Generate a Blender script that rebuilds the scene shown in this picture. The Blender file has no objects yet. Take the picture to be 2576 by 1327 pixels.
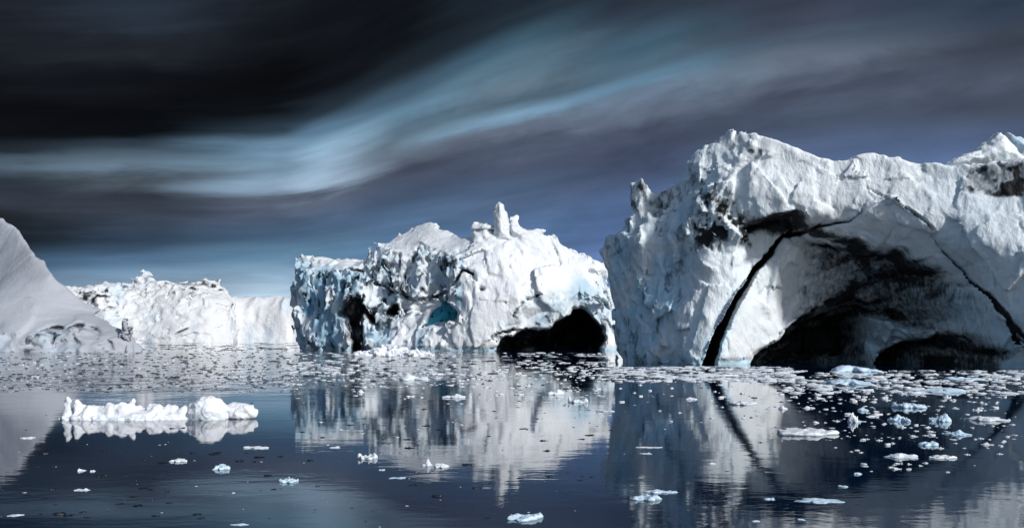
import bpy, math, random
import numpy as np

# ------------------------------------------------------------------ camera, sky, sun
CAM_H = 3.0            # eye height above the water (m)
FD = 2472.0            # focal length and picture measures are in units of a 2575 x 1327 picture
CX, HZ = 1287.5, 848.0
R = math.radians
scene = bpy.context.scene
COL = scene.collection

cam_d = bpy.data.cameras.new("camera")
cam = bpy.data.objects.new("camera", cam_d)
COL.objects.link(cam)
cam.location = (0, 0, CAM_H)
cam.rotation_euler = (R(90), 0, 0)
cam_d.sensor_width = 36
cam_d.lens = 36 * FD / 2575
cam_d.shift_y = (HZ - 663.5) / 2575
cam_d.clip_start = 0.1
cam_d.clip_end = 30000
scene.camera = cam

scene.view_settings.view_transform = 'Standard'
scene.view_settings.look = 'None'
scene.view_settings.exposure = 0.0
scene.view_settings.gamma = 1.0

SUN_AZ, SUN_EL = 45.0, 30.0      # the sun stands behind the camera, to the right
SUN_STRENGTH, SUN_ANGLE = 3.6, 5.0
SKY_STRENGTH = 0.105
sun_d = bpy.data.lights.new("sun", 'SUN')
sun = bpy.data.objects.new("sun", sun_d)
COL.objects.link(sun)
sun_d.energy = SUN_STRENGTH
sun_d.angle = R(SUN_ANGLE)
sun_d.color = (1.0, 0.97, 0.93)
sun.rotation_euler = (R(90 - SUN_EL), 0, R(SUN_AZ))
sun.location = (60, -40, 60)


class Nodes:
    """small helper that writes a node tree"""
    def __init__(self, tree):
        self.t = tree
        tree.nodes.clear()

    def n(self, kind, **kw):
        nd = self.t.nodes.new(kind)
        for k, v in kw.items():
            setattr(nd, k, v)
        return nd

    def put(self, sock, v):
        if isinstance(v, bpy.types.NodeSocket):
            self.t.links.new(v, sock)
        elif v is not None:
            sock.default_value = v

    def m(self, op, a, b=None, c=None, clamp=False):
        nd = self.n('ShaderNodeMath', operation=op, use_clamp=clamp)
        for i, v in enumerate((a, b, c)):
            if v is not None:
                self.put(nd.inputs[i], v)
        return nd.outputs[0]

    def smooth(self, v, a, b, lo=0.0, hi=1.0):
        nd = self.n('ShaderNodeMapRange', interpolation_type='SMOOTHSTEP')
        for i, q in enumerate((v, a, b, lo, hi)):
            self.put(nd.inputs[i], q)
        return nd.outputs[0]

    def mix(self, f, a, b, blend='MIX'):
        nd = self.n('ShaderNodeMix', data_type='RGBA', blend_type=blend)
        self.put(nd.inputs[0], f)
        self.put(nd.inputs[6], a)
        self.put(nd.inputs[7], b)
        return nd.outputs[2]

    def xyz(self, x, y, z):
        nd = self.n('ShaderNodeCombineXYZ')
        for i, v in enumerate((x, y, z)):
            self.put(nd.inputs[i], v)
        return nd.outputs[0]

    def noise(self, vec, scale, detail=4.0, rough=0.5, dist=0.0):
        nd = self.n('ShaderNodeTexNoise')
        if vec is not None:
            self.put(nd.inputs['Vector'], vec)
        nd.inputs['Scale'].default_value = scale
        nd.inputs['Detail'].default_value = detail
        nd.inputs['Roughness'].default_value = rough
        nd.inputs['Distortion'].default_value = dist
        return nd.outputs['Fac']


def lin(c):
    return tuple(((v / 255) / 12.92 if v / 255 < 0.04045 else ((v / 255 + 0.055) / 1.055) ** 2.4) for v in c) + (1.0,)


def band_el(dx, dy):
    a = math.atan((dx - CX) / FD)
    return math.atan((HZ - dy) / FD * math.cos(a))


def build_world():
    w = bpy.data.worlds.new("World")
    scene.world = w
    w.use_nodes = True
    N = Nodes(w.node_tree)
    tc = N.n('ShaderNodeTexCoord')
    sep = N.n('ShaderNodeSeparateXYZ')
    N.put(sep.inputs[0], tc.outputs['Generated'])
    x, y, z = sep.outputs
    az = N.m('ARCTAN2', x, y)
    el = N.m('ARCSINE', N.m('MAXIMUM', N.m('MINIMUM', z, 1.0), -1.0))
    # wind-drawn cloud: everything lies along bands that climb towards the right
    front = N.m('MINIMUM', N.m('MAXIMUM', az, -0.6), 0.6)
    band = [(-100, 445), (350, 445), (700, 440), (850, 410), (1000, 365), (1300, 288), (1600, 216), (2000, 135), (2575, 30)]
    fc = N.n('ShaderNodeFloatCurve')
    cu = fc.mapping.curves[0]
    bl = [(math.atan((q - CX) / FD) / 1.2 + 0.5, band_el(q, v) / 0.4) for q, v in band]
    bl = [(0.0, bl[0][1])] + bl + [(1.0, bl[-1][1] * 1.03)]
    cu.points[0].location, cu.points[1].location = bl[0], bl[-1]
    for q in bl[1:-1]:
        cu.points.new(*q)
    fc.mapping.update()
    N.put(fc.inputs['Value'], N.m('ADD', N.m('DIVIDE', front, 1.2), 0.5))
    L = N.m('MULTIPLY', fc.outputs[0], 0.4)
    t = N.m('DIVIDE', N.m('MAXIMUM', el, 0.0), L)
    big = N.noise(N.xyz(N.m('MULTIPLY', az, 4.0), N.m('MULTIPLY', t, 3.0), 3.7), 1.0, 2, 0.5)
    fine = N.noise(N.xyz(N.m('MULTIPLY', az, 4.0), N.m('MULTIPLY', t, 9.0), 9.1), 1.0, 4, 0.5)
    flat = N.noise(N.xyz(N.m('MULTIPLY', az, 7.0), N.m('MULTIPLY', t, 26.0), 1.3), 1.0, 3, 0.5)
    wisp = N.noise(N.xyz(N.m('MULTIPLY', az, 9.0), N.m('MULTIPLY', t, 6.0), 5.2), 1.0, 5, 0.6, 0.4)
    azw = N.m('ADD', az, N.m('MULTIPLY', N.m('SUBTRACT', fine, 0.5), 0.12))
    tw = N.m('ADD', t, N.m('MULTIPLY', N.m('SUBTRACT', fine, 0.5), 0.07))
    tw = N.m('ADD', tw, N.m('MULTIPLY', N.m('SUBTRACT', big, 0.5), 0.16))
    tw = N.m('ADD', tw, N.m('MULTIPLY', N.m('SUBTRACT', wisp, 0.5), 0.10))
    tt = N.m('DIVIDE', tw, 2.4)
    cols = {
        0: [(0, 33, 37, 44), (100, 35, 34, 40), (200, 22, 22, 26), (280, 12, 13, 16), (345, 14, 16, 19), (385, 33, 39, 45), (415, 76, 89, 99), (450, 46, 54, 62), (500, 52, 54, 62), (540, 34, 38, 42), (600, 30, 36, 42), (650, 62, 84, 102), (760, 120, 140, 158)],
        350: [(0, 40, 48, 58), (60, 42, 50, 60), (120, 34, 35, 41), (200, 20, 20, 24), (280, 10, 10, 13), (345, 12, 14, 17), (375, 45, 56, 65), (410, 96, 113, 126), (450, 75, 83, 91), (490, 56, 56, 64), (530, 58, 62, 72), (570, 60, 70, 84), (620, 56, 72, 90), (650, 84, 112, 138), (700, 130, 155, 176), (760, 165, 184, 200)],
        700: [(0, 26, 29, 35), (100, 22, 24, 28), (200, 10, 11, 13), (270, 14, 17, 20), (320, 42, 54, 64), (370, 108, 136, 155), (420, 117, 141, 157), (470, 131, 150, 167), (500, 92, 94, 108), (540, 72, 80, 96), (600, 75, 98, 122), (640, 104, 138, 162), (690, 155, 182, 202), (730, 180, 200, 215)],
        820: [(0, 20, 22, 27), (100, 18, 20, 24), (200, 15, 17, 21), (260, 34, 44, 52), (320, 88, 116, 136), (370, 146, 176, 194), (420, 140, 160, 176), (465, 156, 174, 190), (500, 86, 92, 106), (560, 78, 98, 122), (660, 100, 135, 160), (730, 170, 192, 210)],
        1000: [(0, 16, 18, 22), (100, 17, 20, 24), (170, 30, 38, 45), (230, 62, 82, 96), (290, 95, 125, 142), (330, 85, 105, 118), (370, 95, 110, 122), (410, 105, 100, 112), (450, 78, 78, 92), (500, 72, 84, 104), (560, 84, 108, 136), (650, 95, 128, 160)],
        1300: [(0, 30, 38, 46), (60, 42, 54, 64), (120, 62, 88, 102), (170, 88, 112, 126), (210, 95, 112, 124), (250, 80, 98, 110), (290, 120, 150, 170), (330, 110, 110, 124), (370, 85, 85, 101), (430, 77, 81, 99), (500, 81, 99, 125), (600, 92, 118, 156)],
        1600: [(0, 40, 46, 56), (60, 50, 60, 72), (120, 62, 86, 100), (170, 76, 96, 110), (210, 95, 125, 145), (250, 105, 120, 136), (290, 103, 103, 119), (340, 71, 75, 92), (420, 71, 80, 103), (500, 80, 101, 135), (600, 96, 121, 165)],
        2000: [(0, 51, 56, 67), (60, 60, 65, 78), (110, 73, 85, 98), (160, 103, 110, 123), (200, 94, 94, 107), (240, 73, 77, 92), (300, 71, 80, 97), (360, 81, 95, 123), (450, 97, 118, 154)],
        2575: [(0, 49, 61, 76), (80, 56, 61, 71), (150, 76, 80, 93), (250, 69, 73, 85), (330, 76, 88, 112), (420, 93, 112, 150), (600, 106, 134, 174)],
    }
    cur = prev = None
    for dx in sorted(cols):
        a = math.atan((dx - CX) / FD)
        rp = N.n('ShaderNodeValToRGB')
        N.put(rp.inputs[0], tt)
        cr = rp.color_ramp
        cr.interpolation = 'EASE'
        stops = []
        for dy, r_, g_, b_ in cols[dx]:
            here = np.interp(dx, [q[0] for q in band], [q[1] for q in band])
            r_ = min(r_, g_ * 0.92)
            mean = (r_ + g_ + b_) / 3
            r_, g_, b_ = (0.97 * v + 0.03 * mean for v in (r_, g_, b_))
            stops.append((min(1, max(0, band_el(dx, dy) / band_el(dx, here) / 2.4)), lin((r_, g_, b_))))
        stops.sort(key=lambda q: q[0])
        while len(cr.elements) > 1:
            cr.elements.remove(cr.elements[-1])
        cr.elements[0].position = stops[0][0]
        cr.elements[0].color = stops[0][1]
        for p_, c_ in stops[1:]:
            e_ = cr.elements.new(p_)
            e_.color = c_
        if cur is None:
            cur = rp.outputs[0]
        else:
            cur = N.mix(N.smooth(azw, prev, a), cur, rp.outputs[0])
        prev = a
    # streaky light and dark inside the cloud
    k0 = N.m('ADD', 0.5, N.m('MULTIPLY', wisp, 1.0))
    k = N.m('ADD', 0.49, N.m('MULTIPLY', fine, 0.80))
    k = N.m('ADD', k, N.m('MULTIPLY', flat, 0.22))
    glow = N.m('MULTIPLY', N.smooth(t, 0.6, 1.0), N.smooth(t, 1.9, 1.25))
    k = N.m('MULTIPLY', k, N.m('ADD', 1.0, N.m('MULTIPLY', glow, 0.12)))
    k = N.m('MULTIPLY', k, k0)
    kc = N.xyz(N.m('MULTIPLY', k, 0.93), N.m('MULTIPLY', k, 1.0), N.m('MULTIPLY', k, 1.08))
    clouds = N.mix(1.0, cur, kc, 'MULTIPLY')
    # clear sky behind the camera and overhead
    sky = N.n('ShaderNodeTexSky', sky_type='NISHITA')
    sky.sun_disc = False
    sky.sun_elevation = R(SUN_EL)
    sky.sun_rotation = R(180 - SUN_AZ)
    sky.air_density = 1.0
    sky.dust_density = 1.0
    sky.ozone_density = 2.0
    sk = N.mix(1.0, sky.outputs[0], (SKY_STRENGTH,) * 3 + (1,), 'MULTIPLY')
    side = N.smooth(N.m('ABSOLUTE', az), 0.65, 1.5)
    up = N.smooth(el, 0.55, 1.1)
    clear = N.m('MULTIPLY', N.m('MAXIMUM', side, N.m('MULTIPLY', up, 0.6)), 0.85)
    out = N.mix(clear, clouds, sk)
    bg = N.n('ShaderNodeBackground')
    N.put(bg.inputs[0], out)
    bg.inputs[1].default_value = 1.0
    o = N.n('ShaderNodeOutputWorld')
    N.put(o.inputs[0], bg.outputs[0])
    w.cycles.sampling_method = 'MANUAL'
    w.cycles.sample_map_resolution = 1024


build_world()


# ------------------------------------------------------------------ measuring and mesh helpers
def P(dx, dy, Y):
    """world (x, z) of the picture point (dx, dy) when it stands Y metres away"""
    return ((dx - CX) / FD * Y, CAM_H + (HZ - dy) / FD * Y)


def dist_at(dy):
    return CAM_H * FD / (dy - HZ)


def tag(o, label=None, cat=None, group=None, kind=None):
    if label:
        o['label'] = label
    if cat:
        o['category'] = cat
    if group:
        o['group'] = group
    if kind:
        o['kind'] = kind
    return o


def link_mesh(name, verts, faces, mat, parent=None, attrs=None, smooth=True):
    """faces: (n, 4) or (n, 3) int array"""
    verts = np.asarray(verts, np.float32)
    faces = np.asarray(faces, np.int32)
    me = bpy.data.meshes.new(name)
    nv, (nf, k) = len(verts), faces.shape
    me.vertices.add(nv)
    me.vertices.foreach_set('co', verts.ravel())
    me.loops.add(nf * k)
    me.loops.foreach_set('vertex_index', faces.ravel())
    me.polygons.add(nf)
    me.polygons.foreach_set('loop_start', np.arange(0, nf * k, k, dtype=np.int32))
    me.polygons.foreach_set('use_smooth', np.full(nf, smooth))
    me.update(calc_edges=True)
    for an, av in (attrs or {}).items():
        at = me.attributes.new(an, 'FLOAT', 'POINT')
        at.data.foreach_set('value', np.asarray(av, np.float32))
    me.materials.append(mat)
    o = bpy.data.objects.new(name, me)
    COL.objects.link(o)
    o.parent = parent
    return o


_rng = np.random.default_rng(11)
_TAB = _rng.random((8, 32, 32, 32)).astype(np.float32) * 2 - 1


def vnoise(x, y, z, seed=0):
    """smooth lattice noise in -1..1"""
    T = _TAB[seed % 8]
    off = 7.31 * (seed + 1)
    x = x + off
    y = y - off * 0.7
    z = z + off * 1.9
    xi, yi, zi = np.floor(x), np.floor(y), np.floor(z)
    fx, fy, fz = (x - xi).astype(np.float32), (y - yi).astype(np.float32), (z - zi).astype(np.float32)
    xi, yi, zi = xi.astype(np.int32) & 31, yi.astype(np.int32) & 31, zi.astype(np.int32) & 31
    fx, fy, fz = fx * fx * (3 - 2 * fx), fy * fy * (3 - 2 * fy), fz * fz * (3 - 2 * fz)
    x1, y1, z1 = (xi + 1) & 31, (yi + 1) & 31, (zi + 1) & 31
    a = T[xi, yi, zi] * (1 - fx) + T[x1, yi, zi] * fx
    b = T[xi, y1, zi] * (1 - fx) + T[x1, y1, zi] * fx
    c = T[xi, yi, z1] * (1 - fx) + T[x1, yi, z1] * fx
    d = T[xi, y1, z1] * (1 - fx) + T[x1, y1, z1] * fx
    return (a * (1 - fy) + b * fy) * (1 - fz) + (c * (1 - fy) + d * fy) * fz


def fbm(x, y, z, oct=3, seed=0, gain=0.5):
    s, a, f = 0.0, 1.0, 1.0
    for i in range(oct):
        s = s + a * vnoise(x * f, y * f, z * f, seed + i)
        a *= gain
        f *= 2.03
    return s


def facet(x, y, z, seed=0):
    """broken, angular relief: tilted planes that meet at cracks"""
    x, y, z = (np.asarray(v, np.float32) + 11.3 * (seed + 1) for v in (x, y, z))
    bi, bj, bk = (np.floor(v - 0.5).astype(np.int32) for v in (x, y, z))
    best = np.full(x.shape, 1e9, np.float32)
    out = np.zeros(x.shape, np.float32)
    T = [_TAB[(seed + k) % 8] for k in range(6)]
    for a in (0, 1):
        for b in (0, 1):
            for c in (0, 1):
                i, j, k = bi + a, bj + b, bk + c
                w = (i & 31, j & 31, k & 31)
                dx = x - (i + 0.5 + 0.42 * T[0][w])
                dy = y - (j + 0.5 + 0.42 * T[1][w])
                dz = z - (k + 0.5 + 0.42 * T[2][w])
                d = dx * dx + dy * dy + dz * dz
                m = d < best
                best = np.where(m, d, best)
                out = np.where(m, dx * T[3][w] + dy * T[4][w] + dz * T[5][w] + 0.35 * T[0][w], out)
    return out


def sstep(a, b, v):
    t = np.clip((v - a) / (b - a), 0, 1)
    return t * t * (3 - 2 * t)


def smax(a, b, k):
    h = np.clip(0.5 - 0.5 * (b - a) / k, 0, 1)
    return b + (a - b) * h + k * h * (1 - h)


def sd_poly(X, Z, pts):
    """signed distance to a polygon, negative inside"""
    d = np.full(X.shape, 1e18)
    inside = np.zeros(X.shape, bool)
    n = len(pts)
    for i in range(n):
        ax, az = pts[i]
        bx, bz = pts[(i + 1) % n]
        ex, ez = bx - ax, bz - az
        wx, wz = X - ax, Z - az
        t = np.clip((wx * ex + wz * ez) / (ex * ex + ez * ez + 1e-12), 0, 1)
        d = np.minimum(d, (wx - ex * t) ** 2 + (wz - ez * t) ** 2)
        cond = ((az <= Z) & (bz > Z)) | ((bz <= Z) & (az > Z))
        xc = ax + (Z - az) / (ez if abs(ez) > 1e-9 else 1e-9) * ex
        inside ^= cond & (X < xc)
    d = np.sqrt(d)
    return np.where(inside, -d, d)


def d_line(X, Z, pts, wid):
    """distance to a polyline minus its (varying) half width"""
    d = np.full(X.shape, 1e9)
    for i in range(len(pts) - 1):
        ax, az = pts[i]
        bx, bz = pts[i + 1]
        ex, ez = bx - ax, bz - az
        wx, wz = X - ax, Z - az
        t = np.clip((wx * ex + wz * ez) / (ex * ex + ez * ez + 1e-12), 0, 1)
        dd = np.sqrt((wx - ex * t) ** 2 + (wz - ez * t) ** 2) - (wid[i] + (wid[i + 1] - wid[i]) * t)
        d = np.minimum(d, dd)
    return d


def rbf(X, Z, ctrl):
    """smooth surface through control points (x, z, value)"""
    c = np.array(ctrl, float)
    n = len(c)
    r = np.sqrt((c[:, None, 0] - c[None, :, 0]) ** 2 + (c[:, None, 1] - c[None, :, 1]) ** 2)
    A = np.zeros((n + 3, n + 3))
    A[:n, :n] = -r - np.eye(n) * -0.4
    A[:n, n] = A[n, :n] = 1
    A[:n, n + 1] = A[n + 1, :n] = c[:, 0]
    A[:n, n + 2] = A[n + 2, :n] = c[:, 1]
    b = np.zeros(n + 3)
    b[:n] = c[:, 2]
    w = np.linalg.solve(A, b)
    out = w[n] + w[n + 1] * X + w[n + 2] * Z
    for i in range(n):
        out = out - w[i] * np.sqrt((X - c[i, 0]) ** 2 + (Z - c[i, 1]) ** 2)
    return out


def surface_nets(f, org, h):
    """quads on the zero level of a grid of values"""
    s = f < 0
    nx, ny, nz = f.shape
    cnt = np.zeros((nx - 1, ny - 1, nz - 1), np.int8)
    for dx in (0, 1):
        for dy in (0, 1):
            for dz in (0, 1):
                cnt += s[dx:nx - 1 + dx, dy:ny - 1 + dy, dz:nz - 1 + dz]
    act = (cnt > 0) & (cnt < 8)
    idx = np.full(act.shape, -1, np.int32)
    ci, cj, ck = np.nonzero(act)
    idx[ci, cj, ck] = np.arange(len(ci))
    cor = [(a, b, c) for a in (0, 1) for b in (0, 1) for c in (0, 1)]
    val = {q: f[ci + q[0], cj + q[1], ck + q[2]] for q in cor}
    acc = np.zeros((len(ci), 3), np.float64)
    num = np.zeros(len(ci))
    for q in cor:
        for ax in range(3):
            if q[ax]:
                continue
            r = list(q)
            r[ax] = 1
            v0, v1 = val[q], val[tuple(r)]
            m = (v0 < 0) != (v1 < 0)
            t = np.where(m, v0 / np.where(v0 == v1, 1, v0 - v1), 0)
            for a in range(3):
                acc[:, a] += np.where(m, q[a] + (t if a == ax else 0), 0)
            num += m
    pos = acc / num[:, None] + np.stack([ci, cj, ck], 1)
    verts = pos * h + np.array(org)
    quads = []
    for ax in range(3):
        sl0 = [slice(None)] * 3
        sl1 = [slice(None)] * 3
        sl0[ax] = slice(0, -1)
        sl1[ax] = slice(1, None)
        e = s[tuple(sl0)] != s[tuple(sl1)]
        i, j, k = np.nonzero(e)
        p = np.stack([i, j, k], 1)
        u, v = (ax + 1) % 3, (ax + 2) % 3
        ok = (p[:, u] > 0) & (p[:, v] > 0) & (p[:, u] < idx.shape[u]) & (p[:, v] < idx.shape[v])
        p = p[ok]
        first_in = s[p[:, 0], p[:, 1], p[:, 2]]

        def cell(du, dv):
            q = p.copy()
            q[:, u] -= du
            q[:, v] -= dv
            return idx[q[:, 0], q[:, 1], q[:, 2]]
        a, b, c, d = cell(1, 1), cell(0, 1), cell(0, 0), cell(1, 0)
        qd = np.stack([a, b, c, d], 1)
        qd[~first_in] = qd[~first_in][:, ::-1]
        quads.append(qd)
    return verts, np.concatenate(quads)


def sample2(M, x0, z0, h, x, z):
    """bilinear lookup of a map M[x, z]"""
    fx = np.clip((x - x0) / h, 0, M.shape[0] - 1.001)
    fz = np.clip((z - z0) / h, 0, M.shape[1] - 1.001)
    i, j = fx.astype(int), fz.astype(int)
    fx, fz = fx - i, fz - j
    return (M[i, j] * (1 - fx) + M[i + 1, j] * fx) * (1 - fz) + (M[i, j + 1] * (1 - fx) + M[i + 1, j + 1] * fx) * fz


class Berg:
    """an ice body: outline, front relief and thickness in metres, then broken up by noise"""
    def __init__(self, xr, yr, zr, h):
        self.h = h
        self.band = max(2.4, 7 * h)
        self.x = np.arange(xr[0], xr[1], h)
        self.y = np.arange(yr[0], yr[1], h)
        self.z = np.arange(zr[0], zr[1], h)
        self.X, self.Z = np.meshgrid(self.x, self.z, indexing='ij')

    def warp(self, amp, scale, seed=3):
        return (self.X + amp * fbm(self.X / scale, self.X * 0 + 0.5, self.Z / scale, 3, seed),
                self.Z + amp * fbm(self.X / scale, self.X * 0 + 5.5, self.Z / scale, 3, seed + 2))

    def on(self, dx, dy, back=0.0):
        """world (x, z) of the place on the front relief seen at (dx, dy)"""
        Y = self.F0.mean()
        for _ in range(8):
            x, z = P(dx, dy, Y)
            Y = 0.4 * Y + 0.6 * (float(sample2(self.F0, self.x[0], self.z[0], self.h, np.array(x), np.array(z))) + back)
        return P(dx, dy, Y)

    def pts(self, q, back=0.0):
        return [self.on(a[0], a[1], back) for a in q]

    def blob(self, pts, Y, soft):
        """0..1 map inside a polygon given in picture measures, as it lies on the front relief"""
        X, Z = self.warp(self.wa, self.ws)
        return sstep(soft, -soft, sd_poly(X, Z, self.pts(pts)))

    def build(self, name, mat, parent, F, B, out2, k, noise_fn, dirt_shade_fn, round_top=0.1):
        h = self.h
        gx, gz = np.gradient(F, h)
        g = np.sqrt(1 + np.clip(gx * gx + gz * gz, 0, 9)).astype(np.float32)
        f = (F[:, None, :] - self.y[None, :, None]).astype(np.float32)
        dep = np.maximum(-f, 0)
        f /= g[:, None, :]
        f = smax(f, (out2[:, None, :] + dep * round_top).astype(np.float32), np.float32(k))
        f = np.maximum(f, (self.y[None, :, None] - B[:, None, :]).astype(np.float32))
        f[:, :, 0] = 1
        f[0] = f[-1] = 1
        f[:, 0] = f[:, -1] = 1
        band = np.abs(f) < self.band
        i, j, q = np.nonzero(band)
        xx, yy, zz = self.x[i], self.y[j], self.z[q]
        f[band] += noise_fn(xx, yy, zz, i, q).astype(np.float32)
        f[:, :, 0] = f[:, :, -1] = 1
        f[0] = f[-1] = 1
        f[:, 0] = f[:, -1] = 1
        v, fc = surface_nets(f, (self.x[0], self.y[0], self.z[0]), h)
        at = dirt_shade_fn(v[:, 0], v[:, 1], v[:, 2])
        return link_mesh(name, v, fc, mat, parent, at)


# ------------------------------------------------------------------ materials
def mat_new(name):
    m = bpy.data.materials.new(name)
    m.use_nodes = True
    return m, Nodes(m.node_tree)


def ice_mat(name, white, blue, dirt_shade_col, bump_m=0.35, fine=2.2, mid=0.55, rough=0.55, mottle=0.12, stretch=1.0):
    """glacier ice; the attributes dirt and blue hold grit, clear blue ice and painted shade"""
    m, N = mat_new(name)
    tc = N.n('ShaderNodeTexCoord').outputs['Object']
    mp = N.n('ShaderNodeMapping')
    mp.inputs['Scale'].default_value = (1, 1, stretch)
    N.put(mp.inputs[0], tc)
    vec = mp.outputs[0]
    n1 = N.noise(vec, mid, 6, 0.6, 0.6)
    n2 = N.noise(vec, fine, 6, 0.65, 0.3)
    n3 = N.noise(vec, mid * 0.35, 4, 0.55)
    a_d = N.n('ShaderNodeAttribute', attribute_name='dirt_shade').outputs['Fac']
    a_b = N.n('ShaderNodeAttribute', attribute_name='blue').outputs['Fac']
    c = N.mix(N.smooth(n3, 0.35, 0.65), tuple(w * (1 - mottle) for w in white) + (1,), tuple(white) + (1,))
    c = N.mix(N.m('MULTIPLY', a_b, N.smooth(n1, 0.2, 0.6, 0.6, 1.0)), c, tuple(blue) + (1,))
    # grit and painted shade, broken into grains and streaks
    gd = N.m('ADD', a_d, N.m('MULTIPLY', N.m('SUBTRACT', n2, 0.5), N.m('MULTIPLY', N.m('MINIMUM', N.m('MULTIPLY', a_d, 5.0), 1.0), 0.9)))
    c = N.mix(N.smooth(gd, 0.12, 0.8), c, tuple(dirt_shade_col) + (1,))
    b = N.n('ShaderNodeBsdfPrincipled')
    N.put(b.inputs['Base Color'], c)
    N.put(b.inputs['Roughness'], rough)
    b.inputs['IOR'].default_value = 1.31
    hgt = N.m('ADD', N.m('MULTIPLY', n1, 1.0), N.m('MULTIPLY', n2, 0.35))
    bp = N.n('ShaderNodeBump')
    bp.inputs['Strength'].default_value = 0.8
    bp.inputs['Distance'].default_value = bump_m
    N.put(bp.inputs['Height'], hgt)
    N.put(b.inputs['Normal'], bp.outputs[0])
    o = N.n('ShaderNodeOutputMaterial')
    N.put(o.inputs[0], b.outputs[0])
    return m


WHITE = (0.77, 0.83, 0.87)
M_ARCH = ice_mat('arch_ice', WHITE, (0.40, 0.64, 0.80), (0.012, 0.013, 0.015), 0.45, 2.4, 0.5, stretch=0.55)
M_MID = ice_mat('weathered_ice', (0.76, 0.80, 0.84), (0.26, 0.46, 0.60), (0.010, 0.012, 0.016), 0.8, 1.0, 0.22, stretch=0.5)
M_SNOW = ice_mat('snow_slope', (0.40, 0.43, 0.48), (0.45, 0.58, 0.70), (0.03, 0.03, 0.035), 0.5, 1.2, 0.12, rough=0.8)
M_FAR = ice_mat('far_ice', (0.72, 0.74, 0.77), (0.45, 0.62, 0.74), (0.03, 0.028, 0.03), 2.0, 0.4, 0.08)
M_TEAL = ice_mat('clear_teal_ice', (0.05, 0.38, 0.50), (0.05, 0.38, 0.50), (0.01, 0.02, 0.03), 0.8, 0.8, 0.25, rough=0.3)
M_FLOE = ice_mat('floe_ice', (0.82, 0.85, 0.90), (0.35, 0.62, 0.80), (0.05, 0.06, 0.07), 0.06, 14.0, 4.0, rough=0.5)
M_FLOEB = ice_mat('bluish_floe_ice', (0.62, 0.78, 0.92), (0.35, 0.62, 0.80), (0.05, 0.06, 0.07), 0.05, 14.0, 4.0, rough=0.4)


def glassy(name, c, rough):
    m, N = mat_new(name)
    b = N.n('ShaderNodeBsdfPrincipled')
    n = N.noise(N.n('ShaderNodeTexCoord').outputs['Object'], 5.0, 4)
    N.put(b.inputs['Base Color'], N.mix(n, tuple(v * 0.5 for v in c) + (1,), tuple(c) + (1,)))
    b.inputs['Roughness'].default_value = rough
    o = N.n('ShaderNodeOutputMaterial')
    N.put(o.inputs[0], b.outputs[0])
    return m


M_CLEAR = glassy('dark_clear_ice', (0.016, 0.022, 0.03), 0.35)


def water_mat():
    m, N = mat_new('sea_water')
    geo = N.n('ShaderNodeNewGeometry').outputs['Position']
    sep = N.n('ShaderNodeSeparateXYZ')
    N.put(sep.inputs[0], geo)
    x, y, _ = sep.outputs
    w1 = N.noise(N.xyz(N.m('MULTIPLY', x, 0.55), y, 0.0), 0.9, 3, 0.5, 0.4)
    w2 = N.noise(N.xyz(N.m('MULTIPLY', x, 0.6), y, 4.0), 3.6, 3, 0.55)
    w3 = N.noise(N.xyz(x, y, 8.0), 0.16, 2, 0.5)
    patch = N.smooth(N.noise(N.xyz(N.m('MULTIPLY', x, 0.5), y, 2.0), 0.07, 3, 0.5), 0.40, 0.62)
    # a cat's-paw of wind over the open water on the left, between the bergs and the floe
    wl = N.m('MULTIPLY', N.smooth(x, 2.0, -14.0), N.m('MULTIPLY', N.smooth(y, 44.0, 75.0), N.smooth(y, 260.0, 190.0)))
    w4 = N.noise(N.xyz(N.m('MULTIPLY', x, 0.30), N.m('MULTIPLY', y, 0.16), 6.0), 1.0, 4, 0.6)
    amp = N.m('ADD', N.m('ADD', 0.20, N.m('MULTIPLY', patch, 0.36)), N.m('MULTIPLY', wl, 2.5))
    hgt = N.m('MULTIPLY', N.m('ADD', N.m('ADD', N.m('MULTIPLY', w1, 0.011), N.m('MULTIPLY', w2, 0.0034)), N.m('MULTIPLY', w3, 0.012)), amp)
    hgt = N.m('ADD', hgt, N.m('MULTIPLY', N.m('MULTIPLY', w4, 0.22), wl))
    bp = N.n('ShaderNodeBump')
    bp.inputs['Strength'].default_value = 1.0
    bp.inputs['Distance'].default_value = 1.0
    N.put(bp.inputs['Height'], hgt)
    b = N.n('ShaderNodeBsdfPrincipled')
    b.inputs['Base Color'].default_value = (0.001, 0.011, 0.034, 1)
    b.inputs['Roughness'].default_value = 0.03
    b.inputs['IOR'].default_value = 1.42
    N.put(b.inputs['Normal'], bp.outputs[0])
    o = N.n('ShaderNodeOutputMaterial')
    N.put(o.inputs[0], b.outputs[0])
    return m


# ------------------------------------------------------------------ the sea
wv = [(-9000, -3000, 0), (9000, -3000, 0), (9000, 14000, 0), (-9000, 14000, 0)]
tag(link_mesh('water', wv, [(0, 1, 2, 3)], water_mat(), smooth=False), kind='structure')


# ------------------------------------------------------------------ the great arched iceberg on the right
def z3(x, y):
    return ((1540 + x / 1.895) / 1.0439, (300 + y / 1.895) / 1.0439)


def z4(x, y):
    return ((2040 + x / 1.952) / 1.0439, (320 + y / 1.952) / 1.0439)


def z2(x, y):
    return ((740 + x / 2.86) / 1.0439, (500 + y / 2.86) / 1.0439)


def z1(x, y):
    return ((x / 3.22) / 1.0439, (540 + y / 3.22) / 1.0439)


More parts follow.
